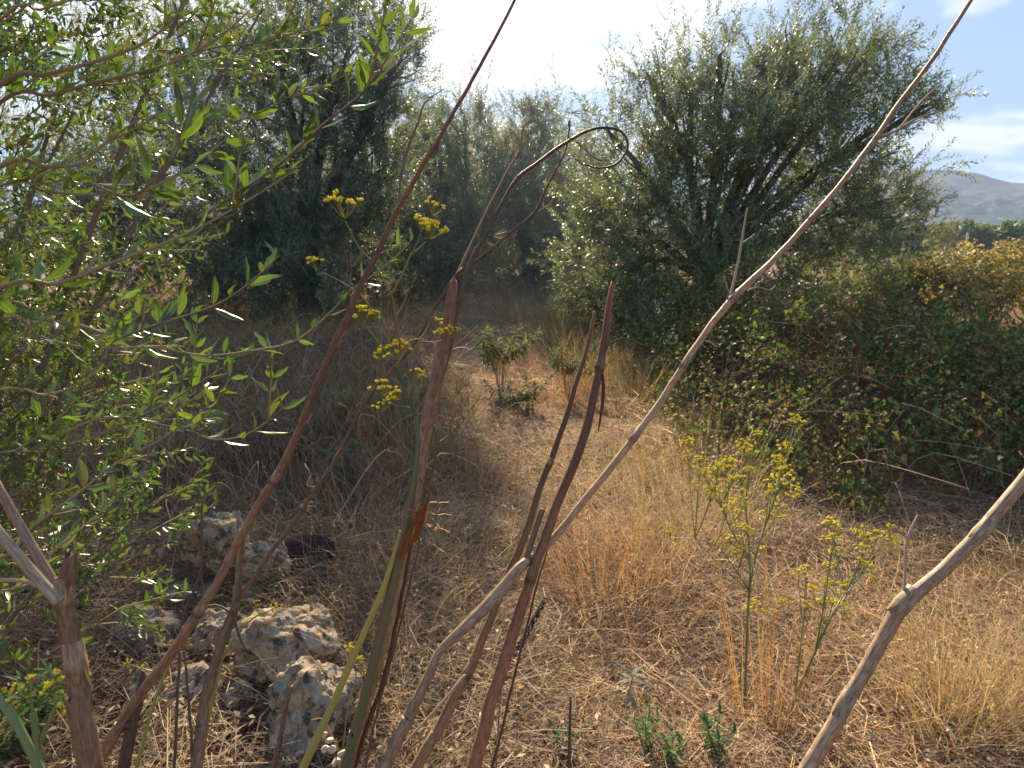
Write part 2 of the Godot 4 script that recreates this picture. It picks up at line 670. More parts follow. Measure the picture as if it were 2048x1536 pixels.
func far_country() -> void:
	var mb := MB.new()
	var nx := 160
	var ny := 44
	for j in ny + 1:
		var t := float(j) / ny
		for i in nx + 1:
			var px := lerpf(1300.0, 3200.0, float(i) / nx)
			var dz := lerpf(2050.0, 3500.0, t)
			var top := Z(px, ridge(px), -3500.0)
			var x := top.x * lerpf(0.62, 1.0, t)
			var s := pow(t, 1.6)
			var y := lerpf(-60.0, top.y, s) + nz.get_noise_2d(x * 0.6, dz * 0.6) * 22.0 * sin(t * PI)
			var n := nz.get_noise_2d(x * 0.5 + 70.0, dz * 1.2)
			var m := nz.get_noise_2d(x * 2.5, dz * 5.0)
			var c := Color(0.125, 0.10, 0.085).lerp(Color(0.08, 0.08, 0.06), clampf(m * 1.4 + 0.3, 0, 1))
			if t < 0.66 + n * 0.10:
				c = Color(0.028, 0.045, 0.026).lerp(Color(0.05, 0.07, 0.04), clampf(m + 0.5, 0, 1))
				if m > 0.40:
					c = Color(0.17, 0.13, 0.09)
			mb.add(Vector3(x, y, -dz), c)
	for j in ny:
		for i in nx:
			var a := j * (nx + 1) + i
			mb.quad(a, a + nx + 1, a + nx + 2, a + 1)
	var hill := part("hill", mb, M.far, self)
	tag(hill, "", "", "", "structure")
	# crowns of the valley wood
	var cm := MB.new()
	for k in 170:
		var d := rdir()
		d.y = absf(d.y) * 1.1 - 0.25
		for q in 3:
			cm.flake(d * R(0.7, 1.05), (d + rdir() * 0.9).normalized(), rdir(), R(0.16, 0.28), R(0.12, 0.2), vary(Color(0.8, 0.9, 0.7), 0.35))
	var core := SphereMesh.new()
	var where := []
	var tints := []
	for k in 2600:
		var dist := 130.0 * pow(14.0, rng.randf())
		var px := R(1640, 2350)
		var x := (px - 1024.0) / FP * dist * 1.03
		if nz.get_noise_2d(x * 1.1, dist * 2.2) > 0.22 and dist > 1200.0:
			continue
		var s := R(2.6, 4.8) * (1.0 + dist / 1800.0)
		where.append(Transform3D(Basis(Vector3.UP, R(0, TAU)).scaled(Vector3(s, s * R(0.75, 1.1), s)), Vector3(x, gh(x, -dist) + s * 0.35, -dist)))
		var g := Color(0.075, 0.105, 0.05) if rng.randf() < 0.8 else Color(0.15, 0.14, 0.055)
		tints.append(vary(g, 0.3))
	var wood := scatter("valley_wood", cm.mesh(), M.bramble, self, where, tints)
	tag(wood, "green wood of round crowns across the valley floor", "wood", "", "stuff")
	# houses among those trees
	var k := 0
	for h in [[1978, 478, 700, Color(0.62, 0.46, 0.36), "pink walled house with orange roof among the valley trees"], [1946, 479, 700, Color(0.62, 0.5, 0.25), "yellow walled house, leftmost in the valley village"], [1993, 477, 720, Color(0.66, 0.6, 0.52), "pale house right beside the pink walled house in the valley"], [2022, 474, 760, Color(0.75, 0.74, 0.72), "small white house at the right end of the valley village"], [1876, 416, 2550, Color(0.6, 0.5, 0.44), "lone pale farmhouse on the dark wooded hillside"]]:
		var p := P(h[0], h[1], h[2])
		var t := thing("valley_house", h[4], "house", p, "houses in the valley")
		var s: float = h[2] / 700.0
		var wall := MB.new()
		box(wall, p + Vector3(0, -5 * s, 0), Vector3(11, 12, 8) * s, h[3])
		part("wall", wall, M.far, t)
		var roof := MB.new()
		var y := p.y + 1.0 * s
		var a := roof.add(Vector3(p.x - 6.2 * s, y, p.z + 4.8 * s), Color(0.42, 0.17, 0.08))
		var b := roof.add(Vector3(p.x + 6.2 * s, y, p.z + 4.8 * s), Color(0.42, 0.17, 0.08))
		var c := roof.add(Vector3(p.x + 6.2 * s, y + 2.6 * s, p.z), Color(0.42, 0.17, 0.08))
		var d := roof.add(Vector3(p.x - 6.2 * s, y + 2.6 * s, p.z), Color(0.42, 0.17, 0.08))
		var e := roof.add(Vector3(p.x - 6.2 * s, y, p.z - 4.8 * s), Color(0.42, 0.17, 0.08))
		var f := roof.add(Vector3(p.x + 6.2 * s, y, p.z - 4.8 * s), Color(0.42, 0.17, 0.08))
		roof.quad(a, d, c, b)
		roof.quad(d, e, f, c)
		roof.tri(a, e, d)
		roof.tri(b, c, f)
		roof.quad(a, b, f, e)
		part("roof", roof, M.far, t)
		k += 1
	# poles standing behind the yellow bushes
	var text := ["pale pole left of two close poles by the olive", "pale pole right of two close poles by the olive", "pale pole right behind the small yellowing tree", "pale pole rightmost behind the yellow bushes"]
	k = 0
	for q in [[1811, 455, 530], [1822, 450, 530], [1907, 455, 520], [1936, 465, 520]]:
		var top := Z(q[0], q[1], -34.0)
		var bot := Vector3(top.x, gh(top.x, -34.0) - 0.1, -34.0)
		var t := thing("wooden_pole", text[k], "pole", bot, "poles behind the yellow bushes")
		var mb2 := MB.new()
		mb2.stick([bot, bot.lerp(top, 0.5) + Vector3(0.02, 0, 0), top], 0.06, 0.05, Color(0.36, 0.33, 0.28), 6)
		part("post", mb2, M.twig, t)
		k += 1

func box(mb: MB, c: Vector3, s: Vector3, col: Color) -> void:
	for ax in 3:
		for sg in [-1.0, 1.0]:
			var n := Vector3.ZERO
			n[ax] = sg
			var u := Vector3.ZERO
			u[(ax + 1) % 3] = 1.0
			var w := n.cross(u)
			var k := []
			for q in [[-1, -1], [-1, 1], [1, 1], [1, -1]]:
				k.append(mb.add(c + (n + u * q[0] + w * q[1]) * s * 0.5, col))
			mb.quad(k[0], k[1], k[2], k[3])

# ---------------------------------------------------------------- olive trees
func olive_twig(seed_: int, n: int, tone: Color, size := 0.34, leaf := 0.058) -> ArrayMesh:
	rng.seed = seed_
	var mb := MB.new()
	var pts := []
	for i in 3:
		var f := i / 2.0
		pts.append(Vector3(R(-0.02, 0.02), f * size, R(-0.02, 0.02) + f * f * 0.05))
	mb.ribbon(pts, 0.004, Vector3.RIGHT, Color(0.16, 0.13, 0.09), Color(0.16, 0.13, 0.09), 0.4)
	for i in n:
		var f := 0.08 + 0.92 * i / n
		var p := Vector3(0, f * size, f * f * 0.05)
		var a := i * 2.4 + R(-0.5, 0.5)
		var out := Vector3(cos(a), R(0.5, 1.3), sin(a)).normalized()
		mb.flake(p, out, (Vector3.UP - out * out.y + rdir() * 0.5).normalized(), leaf * R(0.7, 1.25), leaf * R(0.22, 0.30), vary(tone, 0.35), R(0, 0.2))
	return mb.mesh()

func tree(called: String, label: String, base: Vector3, lobes: Array, density: float, tone: Color, seed_: int, fork := 0.9, thick := 0.13, twig_seed := 100) -> Node3D:
	rng.seed = seed_
	var t := thing(called, label, "tree", base, "olive trees round the clearing")
	var bark := Color(0.11, 0.095, 0.08)
	var top := base + Vector3(R(-0.1, 0.1), fork, R(-0.1, 0.1))
	var trunk := MB.new()
	var ctrl := [[base - Vector3(0, 0.15, 0), thick * 1.35], [base.lerp(top, 0.35) + Vector3(R(-0.06, 0.06), 0, 0), thick], [top, thick * 0.8]]
	var cv := curve(ctrl, 0.08)
	var cols := []
	for i in cv[0].size():
		cols.append(bark)
	trunk.tube(cv[0], cv[1], 10, cols, 0.08)
	part("trunk", trunk, M.bark, t)
	var where := []
	for l in lobes:
		var c: Vector3 = l[0]
		var r: Vector3 = l[1]
		var limb := MB.new()
		var midp := top.lerp(c, 0.5) + Vector3(R(-0.15, 0.15), R(0.0, 0.2), R(-0.15, 0.15))
		cv = curve([[top - Vector3(0, 0.1, 0), thick * 0.5], [midp, thick * 0.32], [c, thick * 0.16]], 0.1)
		cols = []
		for i in cv[0].size():
			cols.append(bark)
		limb.tube(cv[0], cv[1], 6, cols)
		for b in 12:
			var tip := c + rdir() * r * R(0.55, 0.95)
			var s: Vector3 = cv[0][int(R(0.5, 0.99) * cv[0].size())]
			limb.stick([s, s.lerp(tip, 0.5) + rdir() * 0.07, tip], thick * 0.12, 0.004, bark, 4)
		part("limb", limb, M.twig, t)
		var vol := r.x * r.y * r.z
		var n := int(density * pow(vol, 0.75) * 1000.0 / 6.0)
		for i in n:
			var d := rdir()
			var q := pow(rng.randf(), 0.45)
			var p := c + d * r * q
			var g := nz.get_noise_3d(p.x * 150.0, p.y * 150.0, p.z * 150.0)
			if g < -0.08 - (1.0 - q) * 0.35:
				continue
			p += d * r * maxf(g, 0.0) * 0.6 * q
			if p.y < gh(p.x, p.z) + 0.05:
				continue
			# one spray: twigs fanning along a common bough end
			var dir := (d * 0.6 + Vector3.UP * 0.7 + rdir() * 0.5).normalized()
			for k in 6:
				var w := (dir + rdir() * 0.55).normalized()
				where.append(Transform3D(along(w, R(0, TAU), R(0.65, 1.2)), p + dir * R(-0.12, 0.2) + rdir() * 0.05))
			if d.y > 0.45 and q > 0.8 and rng.randf() < 0.5:
				for k in int(R(2, 6)):
					var up := (Vector3.UP + rdir() * 0.28).normalized()
					p += up * 0.14
					where.append(Transform3D(along((up + rdir() * 0.35).normalized(), R(0, TAU), R(0.6, 0.95)), p))
					where.append(Transform3D(along((up + rdir() * 0.5).normalized(), R(0, TAU), R(0.5, 0.8)), p))
	var kinds := []
	for k in 4:
		kinds.append(olive_twig(twig_seed + k, 20, tone))
	rng.seed = seed_ + 5
	bake("crown", kinds, M.olive, t, where, 0.3, base)
	print(called, " twigs ", where.size())
	return t

func trees() -> void:
	var tone := Color(0.165, 0.20, 0.115)
	var V := func(x, y, z): return Z(x, y, z)
	# the big olive on the right
	tree("olive_tree", "large silvery olive tree on the right, its plumes almost reaching the top edge", Vector3(2.4, gh(2.4, -9.2), -9.2), [
		[Z(1500, 300, -9.0), Vector3(1.2, 0.95, 1.1)], [Z(1275, 370, -9.2), Vector3(0.72, 0.85, 0.9)], [Z(1690, 300, -9.2), Vector3(0.72, 0.8, 0.9)],
		[Z(1330, 255, -9.4), Vector3(0.48, 0.5, 0.6)], [Z(1475, 195, -9.3), Vector3(0.5, 0.42, 0.55)], [Z(1610, 170, -9.2), Vector3(0.42, 0.48, 0.5)], [Z(1720, 175, -9.4), Vector3(0.3, 0.46, 0.45)],
		[Z(1297, 150, -9.3), Vector3(0.15, 0.40, 0.2)], [Z(1215, 260, -9.3), Vector3(0.13, 0.26, 0.18)], [Z(1440, 110, -9.2), Vector3(0.18, 0.34, 0.2)], [Z(1385, 170, -9.5), Vector3(0.14, 0.3, 0.18)], [Z(1590, 70, -9.3), Vector3(0.2, 0.4, 0.22)], [Z(1525, 130, -9.0), Vector3(0.14, 0.28, 0.18)], [Z(1680, 110, -9.0), Vector3(0.17, 0.36, 0.2)], [Z(1750, 85, -9.3), Vector3(0.15, 0.42, 0.18)],
		[Z(1790, 225, -9.2), Vector3(0.34, 0.26, 0.4)], [Z(1870, 200, -9.0), Vector3(0.26, 0.15, 0.3)],
		[Z(1235, 540, -9.0), Vector3(0.72, 0.7, 0.75)], [Z(1450, 520, -8.6), Vector3(1.0, 0.8, 0.85)], [Z(1680, 490, -9.0), Vector3(0.8, 0.7, 0.8)], [Z(1770, 400, -9.3), Vector3(0.36, 0.42, 0.5)],
		[Z(1340, 650, -8.2), Vector3(0.6, 0.5, 0.6)], [Z(1215, 450, -9.6), Vector3(0.5, 0.5, 0.5)], [Z(1290, 690, -8.0), Vector3(0.4, 0.4, 0.5)], [Z(1420, 650, -7.6), Vector3(0.7, 0.45, 0.6)],
	], 1.75, tone, 31)
	# the dark tree on the left
	tree("olive_tree", "tallest tree, behind the left shrub and seen against the sun", Vector3(-3.2, gh(-3.2, -11.5), -11.5), [
		[Z(560, 130, -11.5), Vector3(1.5, 1.3, 1.3)], [Z(700, 90, -11.3), Vector3(0.95, 0.9, 0.9)], [Z(790, 130, -11.2), Vector3(0.5, 0.75, 0.6)], [Z(640, 330, -11.3), Vector3(1.2, 0.95, 1.1)],
		[Z(480, 380, -11.5), Vector3(1.2, 1.0, 1.1)], [Z(560, 520, -11.2), Vector3(1.1, 0.7, 1.0)], [Z(740, 250, -11.2), Vector3(0.6, 0.5, 0.6)], [Z(750, 350, -11.4), Vector3(0.7, 0.7, 0.7)], [Z(690, 450, -11.0), Vector3(0.9, 0.6, 0.8)], [Z(600, 440, -10.8), Vector3(0.9, 0.7, 0.7)], [Z(330, 250, -11.8), Vector3(1.3, 1.4, 1.1)], [Z(180, 420, -11.8), Vector3(1.4, 1.2, 1.1)], [Z(620, 560, -11.0), Vector3(1.2, 0.6, 0.9)], [Z(430, 540, -11.0), Vector3(1.2, 0.7, 0.9)],
	], 1.9, tone, 32, 1.2, 0.18, 200)
	# the two between
	tree("olive_tree", "grey green olive tree in the gap, left of the two farther ones", Vector3(-1.2, gh(-1.2, -14.5), -14.5), [
		[Z(900, 350, -14.5), Vector3(1.15, 0.9, 0.9)], [Z(930, 265, -14.5), Vector3(0.55, 0.55, 0.5)], [Z(980, 420, -14.4), Vector3(0.9, 0.9, 0.8)], [Z(850, 300, -14.6), Vector3(0.6, 0.6, 0.6)], [Z(880, 470, -14.2), Vector3(1.2, 0.8, 1.0)], [Z(760, 440, -14.2), Vector3(0.9, 0.8, 0.9)], [Z(860, 560, -13.8), Vector3(1.2, 0.5, 0.8)],
	], 2.0, tone, 33)
	tree("olive_tree", "small olive tree with pointed top right of the gap", Vector3(0.3, gh(0.3, -15.0), -15.0), [
		[Z(1060, 320, -15.0), Vector3(0.8, 0.85, 0.7)], [Z(1045, 255, -15.0), Vector3(0.4, 0.45, 0.4)], [Z(1140, 380, -15.0), Vector3(0.8, 0.8, 0.8)], [Z(1050, 440, -14.8), Vector3(1.0, 1.0, 0.9)], [Z(1140, 480, -14.0), Vector3(0.8, 0.8, 0.8)], [Z(1090, 250, -15.2), Vector3(0.3, 0.4, 0.35)], [Z(1080, 540, -15.0), Vector3(1.1, 0.5, 0.8)],
	], 2.1, tone, 34)

func back_trees() -> void:
	var tone := Color(0.165, 0.20, 0.115)
	tree("olive_tree", "far olive tree behind the gap, mostly hidden by the nearer two", Vector3(-0.6, gh(-0.6, -19.5), -19.5), [
		[Z(950, 350, -19.5), Vector3(1.5, 1.1, 1.0)], [Z(870, 420, -19.5), Vector3(1.4, 1.2, 1.0)], [Z(1010, 450, -19.3), Vector3(1.5, 1.2, 1.0)],
	], 1.2, tone, 35)
	tree("olive_tree", "far olive tree glimpsed left of the large olive", Vector3(2.2, gh(2.2, -20.0), -20.0), [
		[Z(1130, 370, -20.0), Vector3(1.3, 1.1, 1.0)], [Z(1190, 440, -20.0), Vector3(1.4, 1.2, 1.0)], [Z(1080, 460, -20.0), Vector3(1.3, 1.1, 1.0)],
	], 1.2, tone, 36)

func understory() -> void:
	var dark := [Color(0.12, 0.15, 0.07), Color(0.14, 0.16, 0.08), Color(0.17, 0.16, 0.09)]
	var g := "leafy bushes under the trees"
	var text := ["leafy bush at the left end below the tallest tree", "leafy bush below the middle of the tallest tree", "leafy bush below the right side of the tallest tree", "leafy bush behind the path's far end, left of the gap", "leafy bush straight behind the path's far end", "leafy bush behind the path's far end, next to the large olive", "leafy bush far left behind the shrub's branches", "leafy low bush at the foot of the large olive's left side"]
	var k := 0
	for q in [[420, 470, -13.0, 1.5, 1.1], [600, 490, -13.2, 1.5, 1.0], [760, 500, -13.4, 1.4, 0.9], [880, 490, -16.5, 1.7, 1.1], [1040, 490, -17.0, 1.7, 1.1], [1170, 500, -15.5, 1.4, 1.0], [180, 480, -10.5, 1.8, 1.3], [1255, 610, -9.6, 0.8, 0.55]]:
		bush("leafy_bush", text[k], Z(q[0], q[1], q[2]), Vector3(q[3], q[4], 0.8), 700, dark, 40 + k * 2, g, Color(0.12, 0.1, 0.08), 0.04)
		k += 1

# ---------------------------------------------------------------- bramble thicket on the right
func thicket_height(x: float, z: float) -> float:
	var d := -z
	var n := nz.get_noise_2d(x * 110.0, z * 110.0) * 0.35
	var front := 3.75 + n * 0.7 - 0.12 * (x - 2.0)
	var left := 1.15 + n * 0.5 + clampf(d - 6.0, 0.0, 3.0) * 0.02
	var a := clampf((d - front) / 1.5, 0.0, 1.0)
	var b := clampf((x - left) / 0.9, 0.0, 1.0)
	var far := clampf((9.2 - d) / 1.5, 0.0, 1.0)
	return sqrt(a) * sqrt(b) * far * (1.0 - 0.16 * clampf(d - 4.8, 0.0, 4.0) * clampf((x - 2.2) / 1.5, 0.0, 1.0)) * (1.0 + n * 0.75 - 0.13 * clampf(x - 2.2, 0.0, 3.5) + nz.get_noise_2d(x * 330.0, z * 330.0) * 0.22)

func bramble_sprig(seed_: int, n: int, tones: Array, leafy := 0.019) -> ArrayMesh:
	rng.seed = seed_
	var mb := MB.new()
	var pts := []
	for i in 5:
		var f := i / 4.0
		pts.append(Vector3(R(-0.015, 0.015), f * 0.42 - f * f * 0.12, f * f * 0.14))
	mb.stick(pts, 0.003, 0.0012, Color(0.15, 0.07, 0.05))
	for i in n:
		var f := 0.1 + 0.9 * i / n
		var p := Vector3(0, f * 0.42 - f * f * 0.12, f * f * 0.14)
		var a := i * 2.4 + R(-0.6, 0.6)
		var out := Vector3(cos(a), R(0.0, 0.7), sin(a)).normalized()
		var q := p + out * R(0.03, 0.06)
		mb.stick([p, q], 0.0012, 0.0008, Color(0.16, 0.12, 0.05))
		var col := vary(tones[rng.randi() % tones.size()], 0.3)
		var nn := (Vector3.UP + out * 0.3 + rdir() * 0.55).normalized()
		var side := out.cross(nn).normalized()
		var s := leafy * R(0.7, 1.3)
		mb.leaf(q, (out + rdir() * 0.15).normalized(), nn, s * 1.25, s * 0.85, col, R(0.05, 0.3))
		mb.leaf(q, (side + out * 0.25).normalized(), nn, s, s * 0.7, col, R(0.05, 0.3))
		mb.leaf(q, (-side + out * 0.25).normalized(), nn, s, s * 0.7, col, R(0.05, 0.3))
	return mb.mesh()

func thicket() -> void:
	rng.seed = 51
	var base := Vector3(3.0, gh(3.0, -6.0), -6.0)
	var t := thing("bramble_thicket", "dense shaded bramble thicket below the large olive on the right", "bush", base)
	var canes := MB.new()
	for i in 620:
		var x := R(1.2, 6.5)
		var d := 3.7 + pow(rng.randf(), 1.5) * 5.0
		var h := thicket_height(x, -d)
		if h < 0.12:
			continue
		var a := Vector3(x, gh(x, -d), -d)
		var lean := Vector3(R(-0.5, 0.5), 0, R(-0.3, 0.75))
		var b := a + Vector3(0, h * R(0.7, 1.0), 0) + lean * 0.35
		var c := b + lean * 0.6 + Vector3(0, R(-0.35, 0.1), 0)
		canes.stick(curve([[a, 0.0], [a.lerp(b, 0.55) - lean * 0.06, 0.0], [b, 0.0], [c, 0.0]], 0.16)[0], R(0.003, 0.006), 0.0015, vary(Color(0.17, 0.11, 0.08) if rng.randf() < 0.7 else Color(0.26, 0.2, 0.15), 0.3))
	part("canes", canes, M.twig, t, "stuff")
	var kinds := [
		[Color(0.10, 0.16, 0.045), Color(0.08, 0.13, 0.04), Color(0.14, 0.19, 0.05)],
		[Color(0.12, 0.17, 0.05), Color(0.18, 0.23, 0.06), Color(0.28, 0.27, 0.07)],
		[Color(0.20, 0.12, 0.06), Color(0.24, 0.17, 0.06), Color(0.14, 0.16, 0.055), Color(0.18, 0.09, 0.055)],
		[Color(0.09, 0.13, 0.04), Color(0.12, 0.15, 0.05)],
	]
	for k in 4:
		rng.seed = 510 + k
		var where := []
		var tints := []
		var n: int = [3000, 3800, 2400, 1900][k]
		for i in n:
			var x := 1.0 + pow(rng.randf(), 0.8) * 6.5
			var d := 3.55 + pow(rng.randf(), 1.35) * 6.8
			var h := thicket_height(x, -d)
			if h < 0.06:
				continue
			var g := nz.get_noise_3d(x * 170.0 + k * 333.0, d * 170.0, 5.0)
			if g < -0.22:
				continue
			var f := pow(rng.randf(), 0.30 if k < 3 else 0.7)
			var y := gh(x, -d) + h * f
			var out := Vector3(R(-0.6, 0.6) - clampf(2.0 - x, 0, 1) * 0.6, R(0.1, 1.0), R(-0.3, 1.0)).normalized()
			if f > 0.85 and rng.randf() < 0.10:
				out = (out + Vector3.UP * 1.2).normalized()
				y += R(0.05, 0.22)
			where.append(Transform3D(along(out, R(0, TAU), R(0.65, 1.15)), Vector3(x, y, -d) - out * 0.2))
			tints.append(vary(Color(1, 1, 1), 0.3))
		scatter("foliage", bramble_sprig(520 + k, 11, kinds[k]), M.bramble, t, where, tints, base)

func bush(called: String, label: String, c: Vector3, r: Vector3, n: int, tones: Array, seed_: int, group: String, stem := Color(0.14, 0.1, 0.07), leafy := 0.034) -> void:
	rng.seed = seed_
	var base := Vector3(c.x, gh(c.x, c.z), c.z)
	var t := thing(called, label, "bush", base, group)
	var st := MB.new()
	for i in 16:
		var tip := c + rdir() * r * 0.8
		st.stick([base + Vector3(R(-0.1, 0.1), -0.03, R(-0.1, 0.1)), base.lerp(tip, 0.5) + rdir() * 0.08, tip], 0.012, 0.003, stem, 4)
	part("stems", st, M.twig, t, "stuff")
	var where := []
	var tints := []
	for i in n:
		var d := rdir()
		var q := pow(rng.randf(), 0.4)
		var p := c + d * r * q
		var g := nz.get_noise_3d(p.x * 190.0, p.y * 190.0, p.z * 190.0)
		if g < -0.12 or p.y < gh(p.x, p.z):
			continue
		p += d * r * maxf(g, 0) * 0.4
		var dir := (d * 0.6 + Vector3.UP * 0.7 + rdir() * 0.6).normalized()
		where.append(Transform3D(along(dir, R(0, TAU), R(0.6, 1.1)), p - dir * 0.15))
		tints.append(vary(Color(1, 1, 1), 0.3))
	scatter("foliage", bramble_sprig(seed_ + 1, 9, tones, leafy), M.bramble, t, where, tints, base)

func yellow_bushes() -> void:
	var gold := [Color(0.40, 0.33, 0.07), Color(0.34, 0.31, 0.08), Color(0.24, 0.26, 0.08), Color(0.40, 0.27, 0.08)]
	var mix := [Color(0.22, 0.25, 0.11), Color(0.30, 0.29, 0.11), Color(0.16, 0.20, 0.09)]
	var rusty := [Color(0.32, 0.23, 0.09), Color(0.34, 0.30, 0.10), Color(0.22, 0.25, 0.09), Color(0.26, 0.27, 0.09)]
	var g := "sunlit bushes behind the thicket"
	bush("sunlit_bush", "bright golden yellow bush behind the thicket near the right edge", Z(1990, 552, -9.6), Vector3(0.7, 0.42, 0.6), 420, gold, 61, g)
	bush("sunlit_bush", "pale green bush at the foot of the olive, left of the golden one", Z(1800, 575, -10.0), Vector3(0.62, 0.36, 0.6), 380, mix, 63, g)
	bush("sunlit_bush", "rusty leaved bush between the pale green and the golden bush", Z(1890, 572, -9.4), Vector3(0.6, 0.36, 0.55), 380, rusty, 65, g)
	bush("sunlit_bush", "yellow green bush cut by the right edge of the picture", Z(2090, 560, -10.0), Vector3(0.7, 0.42, 0.7), 380, gold, 67, g)
	bush("sunlit_bush", "yellow green bush farther back between the poles", Z(1940, 556, -14.0), Vector3(1.2, 0.42, 0.9), 480, mix + gold, 69, g)
	bush("sunlit_bush", "pale bush farther back just right of the olive crown", Z(1800, 560, -14.5), Vector3(1.0, 0.42, 0.9), 380, mix, 71, g)
	bush("sunlit_bush", "pale bush under the right boughs of the large olive", Z(1670, 590, -10.2), Vector3(0.8, 0.4, 0.6), 420, mix, 77, g)
	bush("small_tree", "small yellowing tree standing alone between the poles", Z(1885, 488, -24.0), Vector3(0.55, 0.75, 0.5), 300, [Color(0.30, 0.25, 0.06), Color(0.16, 0.18, 0.05)], 73, "", Color(0.14, 0.1, 0.07), 0.05)

# ---------------------------------------------------------------- near shrub on the left
func shrub_leaf(k: int) -> ArrayMesh:
	var key := "shrub%d" % k
	if cache.has(key):
		return cache[key]
	rng.seed = 800 + k
	var mb := MB.new()
	var rows := 7
	var green: Color = [Color(0.055, 0.10, 0.034), Color(0.05, 0.085, 0.04), Color(0.075, 0.135, 0.034), Color(0.115, 0.175, 0.04), Color(0.055, 0.08, 0.045), Color(0.15, 0.135, 0.05)][k]
	var pale := green.lerp(Color(0.42, 0.40, 0.16), 0.22)
	var wide: float = [0.29, 0.25, 0.32, 0.29, 0.22, 0.36][k]
	var bend: float = [0.12, -0.10, 0.30, 0.05, 0.42, 0.2][k]
	var bite: int = [0, 4, 0, 5, 3, 0][k]
	var fold := R(0.1, 0.5)
	for i in rows + 1:
		var t := float(i) / rows
		var w := wide * 0.5 * pow(sin(PI * pow(t, 0.85)), 0.75) if i > 0 and i < rows else 0.012
		for s in 5:
			var u := (s - 2) / 2.0
			var x := u * w
			if bite and i == bite and s == 4:
				x *= 0.35
			var col := green
			if absf(u) > 0.9:
				col = pale
			elif s == 2:
				col = pale
			col = col * (0.9 + 0.2 * rng.randf())
			mb.add(Vector3(x, t, absf(x) * fold - bend * t * t + 0.012 * sin(t * 14.0 + k) * absf(u)), col)
	for i in rows:
		for s in 4:
			var a := i * 5 + s
			mb.quad(a, a + 5, a + 6, a + 1)
	# the stalk
	mb.stick([Vector3(0, -0.09, 0), Vector3(0, 0.02, 0)], 0.016, 0.013, Color(0.30, 0.24, 0.10), 4)
	cache[key] = mb.mesh()
	return cache[key]

